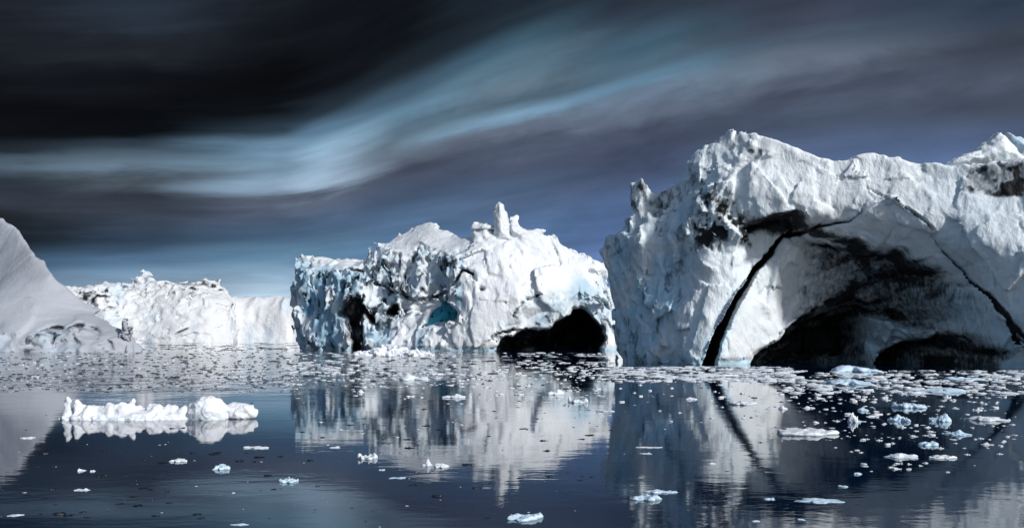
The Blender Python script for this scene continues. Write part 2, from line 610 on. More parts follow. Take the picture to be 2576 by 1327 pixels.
def arch_berg():
    b = Berg((8, 60), (82, 136), (-1.4, 27.5), 0.18)
    b.wa, b.ws = 0.35, 2.0
    X, Z = b.X, b.Z
    # (picture x, picture y, distance) of the skyline
    sky = [z3(70, 690) + (121,), z3(130, 590) + (120,), z3(190, 550) + (119,), z3(210, 480) + (118.5,), z3(225, 350) + (118,), z3(280, 325) + (117,), z3(320, 352) + (117,),
           z3(370, 352) + (116,), z3(420, 325) + (115,), z3(480, 290) + (114,), z3(520, 210) + (113,), z3(580, 160) + (112,), z3(650, 110) + (111,),
           z3(690, 70) + (110,), z3(750, 65) + (110,), z3(800, 80) + (110,), z3(880, 115) + (109.5,), z3(960, 135) + (109,), z3(1050, 180) + (108,),
           z4(170, 172) + (107,), z4(300, 187) + (106,), z4(420, 177) + (105.5,), z4(540, 182) + (105,), z4(620, 197) + (104,), z4(800, 202) + (103,),
           z4(900, 200) + (102,), z4(1000, 200) + (101,), z4(1265, 200) + (99,), (2740, 405, 97), (2800, 470, 97)]
    C = lambda dx, dy, Y: P(dx, dy, Y) + (Y,)
    ctrl = [  # front relief: (picture x, picture y, distance)
        C(1530, 640, 121), C(1556, 780, 121.5), C(1562, 900, 122), C(1600, 470, 117), C(1610, 600, 115.5), C(1620, 760, 115), C(1615, 900, 115.5),
        C(1655, 640, 115), C(1665, 520, 116.5), C(1690, 720, 114.5), C(1690, 820, 112.5), C(1690, 900, 112),
        C(1730, 480, 114), C(1725, 640, 112.5), C(1735, 780, 109.8), C(1735, 860, 108.2), C(1740, 910, 107.5),
        C(1775, 440, 111), C(1765, 560, 110), C(1775, 660, 108.8), C(1775, 800, 107.8), C(1785, 900, 107.2),
        C(1830, 360, 110), C(1850, 470, 108), C(1850, 570, 108.0), C(1870, 680, 109.3), C(1850, 800, 108.6), C(1850, 900, 108.2),
        C(1960, 400, 107.5), C(1960, 500, 106), C(1960, 600, 108.5), C(1960, 720, 111), C(1960, 820, 111.5), C(1920, 900, 110.0),
        C(2060, 420, 106), C(2060, 530, 104.8), C(2080, 660, 110), C(2080, 760, 113.5), C(2040, 860, 114), C(2020, 930, 113.5),
        C(2200, 420, 104.5), C(2200, 540, 103), C(2210, 680, 108.5), C(2210, 780, 113), C(2200, 870, 114), C(2200, 930, 114),
        C(2330, 430, 102.5), C(2330, 560, 100.2), C(2340, 720, 105), C(2340, 800, 108.5), C(2350, 880, 110), C(2350, 930, 110),
        C(2450, 470, 100), C(2450, 620, 97), C(2440, 760, 99.5), C(2440, 840, 101.5), C(2430, 920, 104),
        C(2540, 480, 98), C(2540, 650, 95), C(2530, 800, 95.5), C(2530, 880, 95.8), C(2510, 940, 97),
        C(2680, 480, 95), C(2680, 700, 92), C(2680, 850, 91), C(2680, 950, 91)]
    F = rbf(X, Z, ctrl)
    b.F0 = F
    poly = b.pts(sky, 0.6)
    poly += [(59.5, -4), (b.on(1556, 910)[0], -4)] + b.pts([(1558, 910), (1550, 860), (1546, 800), (1538, 730), (1524, 660)], 0.6)
    out2 = sd_poly(X + 0.35 * fbm(X / 2.2, X * 0, Z / 2.2, 3, 1), Z + 0.45 * fbm(X / 2.0, X * 0 + 3, Z / 2.0, 4, 2), poly)
    WX, WZ = b.warp(0.4, 2.5)
    # the overhanging lip of the vault: everything below it is set back
    lip = [z3(770, 560), z3(840, 520), z3(920, 492), z3(1050, 480), z4(150, 500), z4(240, 575), z4(380, 605), z4(500, 650), z4(620, 655), z4(680, 700), z4(820, 752),
           z4(1000, 832), z4(1100, 900), z4(1180, 980), z4(1265, 1100), (2640, 960)]
    lipY = [108.5, 107.5, 106.5, 106, 105, 104.4, 103.4, 102.5, 101.5, 101, 100, 98, 97, 96, 95, 94]
    lp = b.pts(lip)
    low = lp + [b.on(2640, 1000), b.on(1800, 1000), b.on(1810, 760)]
    sdv = sd_poly(WX, WZ, low)
    dl = d_line(WX, WZ, lp, [0] * len(lp))
    step = sstep(0.15, -0.35, sdv) * np.exp(-np.maximum(dl, 0) / 4.5) * sstep(P(1815, 560, 108)[0], P(1935, 560, 107)[0], X)
    step = step * (1 - 0.9 * sstep(b.on(2330, 680)[0], b.on(2460, 760)[0], X))
    F = F + step * 4.5
    # cavern under the vault, a pillar of ice splitting it
    cave = [(1862, 960), (1905, 893), z4(0, 1100), z4(150, 988), z4(300, 942), z4(400, 915), z4(520, 950), z4(640, 985), z4(800, 1060), z4(950, 1140), z4(1040, 1215), (2500, 960)]
    cp = b.pts(cave)
    sdc = sd_poly(WX, WZ, cp)
    F2 = F
    F = F + sstep(0.3, -1.2, sdc) * 7.0 + sstep(-0.8, -3.5, sdc) * 3.0
    pil = [z4(455, 1000), z4(560, 1020), z4(700, 1060), z4(760, 1110), z4(640, 1140), z4(540, 1180), z4(470, 1240), z4(440, 1270)]
    pp = b.pts(pil, 3.0)
    sdp = sd_poly(WX, WZ, pp)
    F = F - sstep(0.6, -0.6, sdp) * 9.0
    F = F + 0.3 * sstep(0.9, 0.3, Z)
    # the great dark crack down the left wall and the finer ones on the right
    ck = [z3(1070, 548), z3(1030, 582), z3(945, 672), z3(862, 762), z3(784, 862), z3(720, 960), z3(676, 1060), z3(637, 1150), z3(610, 1255), z3(598, 1330)]
    cw = [0.08, 0.2, 0.27, 0.33, 0.40, 0.5, 0.55, 0.62, 0.75, 0.8]
    ckY = [106, 107, 108.5, 109.3, 108.8, 108.5, 108.2, 107.9, 107.6, 107.6]
    dck = d_line(X + 0.16 * fbm(X / 1.0, X * 0, Z / 1.0, 3, 4), Z + 0.1 * fbm(X / 0.6, X * 0 + 3, Z / 0.6, 2, 4), b.pts(ck), cw)
    F1 = F
    F = F + sstep(0.12, -0.2, dck) * 6.5
    br = [z4(90, 565), z4(190, 548), z4(240, 512)]
    br2 = [z4(170, 560), z4(245, 527), z4(380, 507), z4(395, 490), z4(435, 465), z4(440, 435), z4(455, 410)]
    lc1 = [z4(450, 335), z4(520, 370), z4(600, 405), z4(700, 470), z4(800, 555)]
    lc2 = [z4(800, 585), z4(900, 690), z4(980, 765), z4(1050, 830), z4(1150, 932), z4(1265, 1090), (2640, 905)]
    thin = np.full(X.shape, 1e9)
    for ln, Y0, Y1, w in ((br, 105.5, 104.5, [0.3, 0.22, 0.06]), (br2, 105, 103.3, [0.14, 0.1, 0.08, 0.06, 0.05, 0.03, 0.01]),
                          (lc1, 102.8, 99.5, [0.01, 0.03, 0.05, 0.08, 0.06]), (lc2, 99.5, 92.5, [0.04, 0.08, 0.10, 0.12, 0.15, 0.21, 0.24])):
        n = len(ln)
        pts = b.pts(ln)
        thin = np.minimum(thin, d_line(X + 0.06 * fbm(X, X * 0, Z, 3, 5), Z + 0.06 * fbm(X, X * 0 + 9, Z, 3, 5), pts, w))
    F = F + sstep(0.10, -0.14, thin) * 1.3
    # hollows of the fluted left block and of the rubbly seam beside it
    B = 128.0 + 0 * X - 12 * sstep(-5, 0, out2)
    B = np.maximum(B, F + 3)
    rough = 0.26 + 0 * X
    craggy = b.blob([z3(520, 250), z3(640, 210), z3(760, 420), z3(860, 520), z3(860, 640), z3(700, 640), z3(620, 700), z3(480, 700), z3(510, 500)], 109.5, 1.2)
    peak = b.blob([z3(600, 200), z3(690, 60), z3(800, 80), z3(920, 180), z3(800, 300), z3(640, 280)], 109.5, 1.0)
    leftb = b.blob([z3(40, 720), z3(200, 300), z3(420, 300), z3(560, 180), z3(560, 400), z3(520, 700), z3(490, 1300), z3(120, 1300)], 115, 1.5)
    rough = rough + craggy * 0.75 + peak * 0.4 + leftb * 0.35 + step * 0.25
    incave = sstep(0.3, -0.5, sdc)
    inner = 0.2 + 0.8 * sstep(-0.5, -3.5, out2)
    rough = rough + incave * 0.3

    def noise_fn(x, y, z, i, k):
        r = rough[i, k]
        big = fbm(x / 5.5, y / 5.5, z / 7.0, 2, 1) * 0.55
        rid = 1 - np.abs(fbm(x / 2.4, y / 2.4, z / 3.0, 3, 3))
        sm = fbm(x / 0.9, y / 0.9, z / 1.1, 2, 5)
        flut = np.abs(vnoise(x / 1.3 + 0.4 * vnoise(x / 3, y / 3, z / 3, 2), y / 1.3, z / 7.0, 6))
        return (big * 0.5 - (rid - 0.6) * r * 0.25 + sm * r * 0.08 + flut * 0.3 * leftb[i, k] + facet(x / 5.0, y / 5.0, z / 6.5, 2) * (0.35 + 0.7 * r) * inner[i, k] + facet(x / 2.4, y / 2.4, z / 3.2, 1) * r * 0.75
                + facet(x / 1.0, y / 1.0, z / 1.3, 3) * r * 0.42)

    def at(pts, Y, soft):
        return b.blob(pts, Y, soft)
    d_crag = at([z3(540, 420), z3(600, 400), z3(700, 440), z3(800, 510), z3(860, 560), z3(850, 640), z3(760, 640), z3(640, 620), z3(600, 720), z3(520, 620), z3(520, 500)], 109.5, 0.9)
    shade_rim = at([z3(780, 545), z3(840, 522), z3(920, 490), z3(1050, 478), z4(150, 500), z4(250, 575), z4(380, 600), z4(500, 648), z4(620, 652), z4(690, 705), z4(820, 758),
                z4(1000, 840), z4(960, 850), z4(800, 790), z4(620, 712), z4(480, 690), z4(360, 650), z4(240, 610), z4(120, 590), z3(1040, 570), z3(900, 575), z3(820, 580)], 104, 0.6)  # shadow under the lip, painted as a dark belt
    d_top = at([z3(620, 190), z3(720, 120), z3(840, 120), z3(900, 180), z3(800, 240), z3(700, 250), z3(600, 260)], 110, 0.9)
    d_left = at([z3(215, 330), z3(300, 340), z3(330, 460), z3(240, 520), z3(200, 480)], 117.5, 0.8)
    d_left2 = at([z3(340, 480), z3(420, 380), z3(480, 330), z3(450, 470), z3(400, 560), z3(370, 700), z3(330, 640)], 115.5, 0.7)
    xa, xb = b.on(1915, 650)[0], b.on(2190, 720)[0]
    shade_vault = sstep(0.15, -0.45, sdv) * sstep(xa, xb, WX + 1.2 * fbm(X / 3, X * 0, Z / 2.5, 3, 6)) * (1 - 0.8 * sstep(11, 2, Z) * sstep(b.on(2360, 880)[0], b.on(2500, 880)[0], X))  # shade of the vault, put into the ice colour
    shade_vault = shade_vault * (1 - 0.7 * sstep(b.on(2330, 720)[0], b.on(2460, 790)[0], X))
    lip_shade = sstep(0.2, -0.1, sdv) * np.exp(-np.maximum(dl - 0.2, 0) / 0.5) * sstep(b.on(1830, 560)[0], b.on(1930, 560)[0], X) * (1 - 0.85 * sstep(b.on(2340, 690)[0], b.on(2440, 760)[0], X))  # narrow shadow hugging the lip, painted into the colour
    shade_arch = at([z4(130, 960), z4(240, 880), z4(400, 830), z4(560, 850), z4(720, 940), z4(840, 1050), z4(920, 1120), z4(820, 1090), z4(640, 1000), z4(470, 960), z4(300, 950), z4(170, 1000)], 109, 0.9)  # recess shade above the cavern mouth, painted dark
    d_rock = at([z4(960, 235), z4(1000, 225), z4(1110, 205), z4(1230, 200), z4(1300, 230), z4(1300, 390), z4(1180, 385), z4(1060, 365), z4(990, 360), z4(965, 310)], 99.5, 0.35)
    bl_left = np.maximum(at([z3(60, 740), z3(200, 560), z3(400, 560), z3(540, 300), z3(540, 480), z3(480, 720), z3(520, 1260), z3(120, 1260)], 115, 2.0) * 0.75, 0)  # blue ice plus the block's blue shade, put into the colour
    bl_shade_v = at([z4(450, 640), z4(1000, 830), z4(1300, 1080), z4(1300, 1290), z4(1080, 1290), z4(900, 1080), z4(700, 950), z4(450, 800)], 103, 2.5)  # blue cast of the shaded right vault wall, painted on
    bl_p = sstep(0.8, -0.8, sdp)
    x0, z0 = b.x[0], b.z[0]

    def dirt_shade_fn(x, y, z):
        S = lambda M: sample2(M, x0, z0, b.h, x, z)
        n = fbm(x / 1.1, y / 1.1, z / 1.1, 3, 2)
        n2 = fbm(x / 3.0, y / 3.0, z / 3.0, 3, 5)
        st = fbm(x / 3.5 + z / 3.0, y / 4, (z - x * 0.4) / 0.9, 3, 1)     # layering lines in the vault
        back = y - S(Fs)
        nf_ = fbm(x / 0.55, y / 0.55, z / 0.55, 2, 3)
        d = S(d_crag) * sstep(-0.3, 0.45, n2 * 0.5 + n * 0.4 + nf_ * 0.6) * 0.9
        d = np.maximum(d, S(shade_rim) * sstep(-0.9, 0.1, n2 + 0.3 * n) * 0.95)
        d = np.maximum(d, S(d_top) * sstep(0.0, 0.7, n + n2 * 0.4) * 0.7)
        d = np.maximum(d, S(d_left) * sstep(-0.3, 0.6, n + n2 * 0.4) * 0.75)
        d = np.maximum(d, S(d_left2) * sstep(-0.1, 0.6, n + n2 * 0.5) * 0.75)
        d = np.maximum(d, S(shade_vault) * (1 - 0.85 * S(bl_p)) * (0.58 + 0.26 * sstep(-0.5, 0.8, st + 0.3 * n)))
        d = np.maximum(d, S(lip_shade) * sstep(-1.2, 0.0, n2) * 0.95)
        d = np.maximum(d, S(shade_arch) * (1 - 0.8 * S(bl_p)) * sstep(-0.9, 0.3, st + 0.4 * n) * 0.9)
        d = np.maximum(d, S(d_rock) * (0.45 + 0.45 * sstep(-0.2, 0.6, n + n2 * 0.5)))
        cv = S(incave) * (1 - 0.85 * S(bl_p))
        d = np.maximum(d, cv * (0.66 + 0.22 * st + 0.1 * n + 0.35 * sstep(-1.6, -3.4, S(sdc))))  # darkness of the cavern painted on its ice
        d = np.maximum(d, sstep(0.10, -0.06, S(thin)) * 0.9)
        d = np.maximum(d, np.maximum(sstep(0.02, -0.12, S(dck)), sstep(0.5, 1.1, y - S(F1)) * sstep(0.9, 0.5, S(dck))) * 0.97)  # shade inside the great crack painted on its walls and floor
        d = np.maximum(d, sstep(1.2, 2.4, y - S(F2)) * sstep(1.6, 0.6, S(sdc)) * (1 - 0.85 * S(bl_p)) * (0.68 + 0.2 * st))  # shade of the set-back cavern walls, painted as well
        vs = fbm(x / 1.3 + z / 9, y / 1.3, z / 6.0, 3, 7)
        d = np.maximum(d, sstep(0.1, 1.0, vs + 0.3 * n2) * 0.16 + sstep(0.5, 1.0, n) * 0.14)
        d = np.maximum(d, S(leftb) * sstep(0.15, 0.9, fbm(x / 0.8, y / 0.8, z / 2.0, 3, 4) + 0.5 * n2) * 0.5)
        d = np.maximum(d, S(craggy) * sstep(-0.25, 0.6, fbm(x / 0.7, y / 0.7, z / 0.7, 3, 6) + 0.5 * n2) * 0.6)
        bl = S(bl_left) * sstep(-0.9, 0.4, n2) * 1.1
        bl = np.maximum(bl, S(bl_shade_v) * 0.75)
        bl = np.maximum(bl, S(bl_p) * 0.6)
        bl = np.maximum(bl, sstep(0.8, 0.3, S(dck)) * sstep(9, 2, z) * 0.6)
        bl = np.maximum(bl, sstep(-0.1, 0.9, fbm(x / 6, y / 6, z / 9, 2, 4)) * 0.22)
        bl = np.maximum(bl, sstep(1.0, 0.25, z + 0.3 * n) * 0.75)
        return {'dirt_shade': np.clip(d, 0, 1), 'blue': np.clip(bl, 0, 1)}
    Fs, F0 = F, b.F0
    o = b.build('iceberg', M_ARCH, None, F, B, out2, 0.9, noise_fn, dirt_shade_fn, 0.12)
    tag(o, 'huge white iceberg with a dark cavern under its broad arch and a black crack', 'iceberg')
    # snow peak on its right shoulder, and a clear blue horn beside it
    small_berg('snow_peak', [z4(860, 215) + (105.0,), z4(940, 172) + (105.0,), z4(1000, 150) + (105.0,), z4(1062, 104) + (105.0,), z4(1108, 60) + (105.0,), z4(1148, 100) + (105.0,),
                             z4(1240, 190) + (105.0,), z4(1260, 240) + (105.0,), z4(860, 240) + (105.0,)], 104.5, 3.6, 0.14, M_ARCH, o, dirt_shade=0.15, rough=0.25)
    small_berg('ice_horn', [z4(1130, 220) + (110,), z4(1150, 110) + (110,), z4(1163, 48) + (110,), z4(1200, 76) + (110,), z4(1270, 102) + (110,), z4(1330, 110) + (110,), z4(1420, 200) + (110,), z4(1400, 260) + (110,), z4(1130, 260) + (110,)],
               109.5, 4.0, 0.18, M_ARCH, o, blue=0.85, rough=0.25)
    return o


def small_berg(name, pts3, Y, thick, h, mat, parent, dirt_shade=0.0, blue=0.0, rough=0.3, k=1.2):
    poly = [P(*q) for q in pts3]
    xs, zs = [p[0] for p in poly], [p[1] for p in poly]
    b = Berg((min(xs) - 1, max(xs) + 1), (Y - thick, Y + thick), (min(zs) - 1, max(zs) + 1), h)
    X, Z = b.X, b.Z
    o2 = sd_poly(X + 0.5 * rough * fbm(X / (5 * h), X * 0, Z / (5 * h), 2, 1), Z + 0.5 * rough * fbm(X / (5 * h), X * 0 + 3, Z / (5 * h), 2, 2), poly)
    bul = np.sqrt(np.clip(-o2, 0, None) * thick * 0.9 + 0.02)
    F = Y - np.minimum(bul, thick * 0.8)
    B = Y + np.minimum(bul, thick * 0.8)
    s = thick / 3.0

    def nf(x, y, z, i, q):
        return rough * (0.6 * fbm(x / s, y / s, z / s, 3, 1) - 0.5 * (1 - np.abs(fbm(x / s / 0.6, y / s / 0.6, z / s / 0.6, 2, 4))))

    def df(x, y, z):
        n = fbm(x / s * 1.4, y / s * 1.4, z / s * 1.4, 3, 2)
        return {'dirt_shade': dirt_shade * sstep(-0.1, 0.7, n), 'blue': blue * sstep(-0.9, 0.3, n)}
    return b.build(name, mat, parent, F, B, o2, k * h * 2, nf, df, 0.0)


arch_berg()


# ------------------------------------------------------------------ the ragged iceberg in the middle
def middle_berg():
    b = Berg((-63, 32), (205, 268), (-2.5, 33), 0.34)
    b.wa, b.ws = 0.8, 4.5
    X, Z = b.X, b.Z
    Y0 = 228.0
    T = lambda x, y, Y=Y0: P(*z2(x, y), Y)
    C = lambda x, y, Y: T(x, y, Y) + (Y,)
    ctrl = [C(100, 520, 248), C(100, 800, 246), C(100, 1150, 245), C(200, 600, 243), C(200, 900, 240), C(210, 1160, 239), C(190, 520, 249),
            C(400, 510, 254), C(400, 610, 236), C(420, 800, 233), C(420, 1150, 231), C(600, 510, 252), C(610, 600, 232), C(600, 800, 228), C(600, 1150, 225.5),
            C(680, 420, 240), C(700, 600, 236), C(720, 800, 234), C(740, 1000, 230), C(760, 1150, 226),
            C(800, 395, 244), C(850, 470, 233), C(950, 300, 245), C(900, 700, 231), C(900, 900, 231), C(900, 1130, 224),
            C(1110, 250, 241), C(1060, 400, 232), C(1050, 600, 227), C(1050, 780, 226), C(1050, 920, 227), C(1060, 1130, 220.5),
            C(1280, 330, 236), C(1250, 480, 225), C(1250, 650, 223), C(1230, 800, 225), C(1200, 1050, 220.5), C(1230, 1160, 217.5),
            C(1400, 360, 228), C(1380, 500, 222), C(1370, 650, 219), C(1350, 800, 218), C(1360, 950, 217.5), C(1380, 1160, 216.5),
            C(1520, 320, 226), C(1550, 500, 220), C(1560, 700, 217), C(1570, 900, 216), C(1560, 1150, 216),
            C(1750, 300, 227), C(1760, 500, 221), C(1780, 700, 217.5), C(1800, 880, 216.5), C(1800, 1000, 218), C(1700, 1180, 219),
            C(2000, 350, 228), C(2000, 550, 222), C(2010, 750, 219), C(2020, 900, 219.5), C(2000, 1000, 222), C(2000, 1180, 223),
            C(2200, 500, 230), C(2200, 650, 224), C(2220, 800, 223), C(2250, 880, 225),
            C(2400, 600, 230), C(2420, 800, 227), C(2450, 1000, 225), C(2450, 1180, 225), C(2600, 800, 232), C(2620, 1180, 230)]
    F = rbf(X, Z, ctrl)
    b.F0 = F
    Q = lambda x, y: b.on(*z2(x, y), 0.8)
    poly = [Q(122, 1170), Q(112, 1080), Q(92, 1010), Q(104, 920), Q(88, 860), Q(80, 770), Q(102, 690), Q(122, 640), Q(112, 560), Q(124, 497), Q(200, 497), Q(300, 497), Q(470, 497), Q(620, 500), Q(645, 425), Q(700, 400), Q(790, 385), Q(860, 330), Q(960, 275), Q(1060, 246),
            Q(1130, 240), Q(1180, 270), Q(1280, 320), Q(1350, 343), Q(1410, 345), Q(1440, 310), Q(1510, 290), Q(1560, 300), Q(1620, 300), Q(1700, 250), Q(1750, 232), Q(1790, 270), Q(1850, 290), Q(1930, 290), Q(2010, 315), Q(2050, 360),
            Q(2080, 415), Q(2150, 430), Q(2200, 470), Q(2290, 500), Q(2340, 545), Q(2420, 570), Q(2450, 700), Q(2510, 800), Q(2580, 900), Q(2620, 1050), Q(2640, 1200), (31.5, -5), (b.on(*z2(92, 1170))[0], -5)]
    out2 = sd_poly(X + 0.5 * fbm(X / 3.2, X * 0, Z / 3.2, 3, 1), Z + 0.55 * fbm(X / 3.0, X * 0 + 3, Z / 3.0, 4, 2), poly)
    WX, WZ = b.warp(0.7, 4.0)
    pm = lambda pts, Y=224: b.pts([z2(*q) for q in pts])
    cave = pm([(1560, 1260), (1620, 1165), (1700, 1092), (1800, 1045), (1990, 1030), (2090, 975), (2200, 880), (2290, 900), (2380, 980), (2430, 1060), (2440, 1110), (2400, 1180), (2400, 1260)], 222)
    sdc = sd_poly(WX, WZ, cave) + 0.5 * fbm(X / 1.6, X * 0 + 7, Z / 1.6, 3, 2)
    F = F + sstep(0.3, -1.4, sdc) * 14 + sstep(-1.4, -4, sdc) * 8
    cleft = pm([(480, 850), (500, 800), (560, 768), (620, 830), (690, 880), (700, 960), (760, 1050), (700, 1060), (620, 960), (590, 1010), (600, 1120), (615, 1260), (500, 1260), (505, 1100), (480, 970), (430, 900)], 226)
    sdl = sd_poly(WX, WZ, cleft) + 0.9 * fbm(X / 1.5, X * 0 + 4, Z / 2.4, 3, 1)
    F = F + sstep(0.4, -1.2, sdl) * 9
    hol = pm([(760, 900), (830, 840), (900, 850), (890, 930), (820, 960), (770, 930)], 227)
    sdh = sd_poly(WX, WZ, hol) + 0.8 * fbm(X / 1.5, X * 0 + 4, Z / 1.8, 3, 3)
    F = F + sstep(0.4, -1.0, sdh) * 5
    teal = pm([(1060, 1030), (1100, 940), (1140, 880), (1210, 825), (1290, 850), (1345, 900), (1335, 990), (1200, 1010)], 225)
    sdt = sd_poly(WX, WZ, teal)
    F = F + sstep(0.5, -1.0, sdt) * 5.5
    F = F + 0.5 * sstep(1.3, 0.5, Z)
    seams = np.full(X.shape, 1e9)
    for ln, w in (([(640, 690), (760, 720), (880, 760), (980, 830), (1060, 820), (1160, 785), (1260, 760), (1310, 690), (1345, 600)], 0.5),
                  ([(905, 640), (900, 740), (970, 830)], 0.4), ([(1020, 450), (960, 540), (905, 640)], 0.25), ([(770, 560), (830, 650), (840, 720)], 0.3),
                  ([(1350, 590), (1420, 610), (1500, 740)], 0.2), ([(900, 930), (1010, 915), (1080, 905)], 0.18), ([(1850, 835), (1930, 768)], 0.3), ([(1740, 920), (1830, 850)], 0.14),
                  ([(480, 600), (520, 610), (640, 590)], 0.3), ([(630, 480), (640, 640)], 0.35), ([(150, 760), (190, 830)], 0.4), ([(330, 850), (350, 720)], 0.3),
                  ([(1620, 1085), (1700, 1045), (1790, 1040)], 0.3), ([(1160, 800), (1290, 850)], 0.25), ([(2290, 800), (2400, 830), (2480, 900)], 0.25), ([(2330, 618), (2420, 620)], 0.25)):
        seams = np.minimum(seams, d_line(WX, WZ, pm(ln, 225), [w * 0.6] + [w] * (len(ln) - 2) + [w * 0.5]))
    seams = seams + 0.45 * fbm(X / 1.4, X * 0 + 2, Z / 1.4, 3, 5)
    F = F + sstep(0.45, -0.3, seams) * 2.0
    B = np.maximum(256 - 12 * sstep(-8, 0, out2), F + 4) + 0 * X
    crag = b.blob([z2(640, 420), z2(760, 420), z2(900, 480), z2(1050, 420), z2(1330, 480), z2(1340, 620), z2(1300, 800), z2(1000, 860), z2(760, 1060), z2(640, 1000), z2(420, 830), z2(220, 620), z2(600, 600)], 226, 2.0)
    leftb = b.blob([z2(60, 560), z2(620, 580), z2(640, 800), z2(760, 1050), z2(760, 1250), z2(40, 1250)], 227, 2.0)
    topsn = b.blob([z2(760, 400), z2(1100, 220), z2(1400, 330), z2(1380, 430), z2(1180, 440), z2(1040, 400), z2(920, 470), z2(800, 430)], 233, 1.5)
    flat = b.blob([z2(190, 590), z2(260, 480), z2(630, 480), z2(610, 575), z2(480, 580), z2(400, 615), z2(300, 600)], 236, 0.8)
    bright = b.blob([z2(1400, 330), z2(1700, 250), z2(2050, 330), z2(2420, 560), z2(2300, 800), z2(1900, 950), z2(1500, 1200), z2(1300, 1100), z2(1380, 700)], 221, 3.0)
    rough = 0.55 + crag * 0.9 + leftb * 0.3 - topsn * 0.8 - flat * 0.5 - bright * 0.32
    rough = np.clip(rough, 0.12, 2)

    def noise_fn(x, y, z, i, k):
        r = rough[i, k]
        big = fbm(x / 9, y / 9, z / 12, 2, 1) * 0.9
        rid = 1 - np.abs(fbm(x / 3.2, y / 3.2, z / 9, 3, 3))
        sm = fbm(x / 1.5, y / 1.5, z / 3.5, 2, 5)
        fl = np.abs(vnoise(x / 2.2, y / 2.2, z / 12, 6)) * np.clip(leftb[i, k] + crag[i, k], 0, 1) * 1.1
        return (big * 0.4 - (rid - 0.6) * r * 0.35 + sm * r * 0.12 + fl + facet(x / 8.0, y / 8.0, z / 9.0, 2) * (1.0 + r) + facet(x / 4.0, y / 4.0, z / 8.0, 1) * r * 1.7 + facet(x / 1.7, y / 1.7, z / 3.2, 3) * r * 1.1) * (1 - 0.8 * topsn[i, k])

    x0, z0 = b.x[0], b.z[0]
    d_c1 = b.blob([z2(600, 700), z2(760, 640), z2(900, 640), z2(1020, 720), z2(1300, 660), z2(1320, 760), z2(1240, 880), z2(1000, 850), z2(900, 950), z2(800, 980), z2(780, 1080), z2(700, 1080), z2(560, 900), z2(480, 820)], 226, 1.3)
    d_c2 = b.blob([z2(180, 590), z2(640, 600), z2(640, 720), z2(420, 700), z2(300, 680), z2(180, 680)], 228, 1.2)
    d_c3 = b.blob([z2(640, 420), z2(760, 440), z2(1000, 450), z2(1020, 640), z2(800, 640), z2(640, 640)], 228, 1.5)
    d_edge = b.blob([z2(2220, 870), z2(2300, 880), z2(2460, 1010), z2(2440, 1130), z2(2380, 1000)], 224, 1.0)
    bl_l = b.blob([z2(80, 520), z2(640, 620), z2(640, 820), z2(480, 820), z2(480, 1200), z2(80, 1200)], 227, 2.5)
    bl_m = b.blob([z2(560, 1000), z2(780, 1020), z2(1060, 1040), z2(1100, 1220), z2(560, 1220)], 223, 2.0)
    bl_u = b.blob([z2(1160, 470), z2(1300, 400), z2(1400, 420), z2(1350, 560), z2(1180, 570)], 227, 1.5)
    bl_r = b.blob([z2(1700, 900), z2(2000, 780), z2(2300, 600), z2(2460, 700), z2(2520, 1000), z2(2430, 1080), z2(2250, 870), z2(2080, 990), z2(1700, 1080)], 221, 2.5)  # includes the blue shading of the undercut, painted in
    bl_f = b.blob([z2(1300, 760), z2(1360, 690), z2(1400, 860), z2(1330, 900)], 219, 1.0)

    F0 = b.F0

    def dirt_shade_fn(x, y, z):
        S = lambda M: sample2(M, x0, z0, b.h, x, z)
        n = fbm(x / 1.9, y / 1.9, z / 2.8, 3, 2)
        n2 = fbm(x / 5, y / 5, z / 7, 3, 5)
        d = S(d_c1) * sstep(-0.1, 0.65, n + n2 * 0.6) * 0.8
        d = np.maximum(d, S(d_c2) * sstep(0.1, 0.8, n + n2 * 0.3) * 0.8)
        d = np.maximum(d, S(d_c3) * sstep(0.0, 0.8, n + n2 * 0.4) * 0.6)
        d = np.maximum(d, sstep(0.35, -0.2, S(seams)) * sstep(-0.5, 0.5, n) * 0.9)
        d = np.maximum(d, np.maximum(sstep(0.5, -0.8, S(sdl)), sstep(0.5, -0.5, S(sdh))) * (0.72 + 0.25 * n))  # cleft and hollow coloured darker inside
        d = np.maximum(d, sstep(0.15, -0.45, S(sdc)) * 0.97)  # darkness of the low cave painted into its ice
        d = np.maximum(d, sstep(2.0, 3.5, y - S(F0)) * sstep(2.5, 1.0, S(sdc)) * (0.8 + 0.2 * n))  # the same painted cave shade on the inner side walls
        d = np.maximum(d, S(d_edge) * sstep(-0.5, 0.5, n) * 0.6)
        vs = fbm(x / 1.5, y / 1.5, z / 5.5, 3, 7)
        d = np.maximum(d, S(crag) * sstep(0.0, 0.85, vs + 0.5 * n2) * 0.7)
        d = np.maximum(d, S(leftb) * sstep(0.2, 0.9, vs + 0.3 * n2) * 0.6)
        d = np.maximum(d, sstep(0.5, 1.1, vs + 0.4 * n) * 0.15)
        bl = S(bl_l) * sstep(-1.0, 0.5, n2 + 0.4 * n) * 1.0  # blue shade of the left block, strengthened in the colour
        bl = np.maximum(bl, S(bl_m) * sstep(-0.7, 0.4, n2 + 0.4 * n) * 0.8)
        bl = np.maximum(bl, S(bl_u) * sstep(-0.5, 0.5, n) * 0.8)
        bl = np.maximum(bl, S(bl_r) * sstep(-0.7, 0.5, n2) * 0.7)
        bl = np.maximum(bl, S(bl_f) * 0.8)
        bl = np.maximum(bl, S(crag) * (1 - S(topsn)) * sstep(-0.9, 0.5, n2) * 0.5)  # blue-grey shade of the crags, painted in
        bl = np.maximum(bl, sstep(1.0, 0.25, z + 0.3 * n) * 0.75)
        return {'dirt_shade': np.clip(d, 0, 1), 'blue': np.clip(bl, 0, 1)}
    o = b.build('iceberg', M_MID, None, F, B, out2, 1.2, noise_fn, dirt_shade_fn, 0.10)
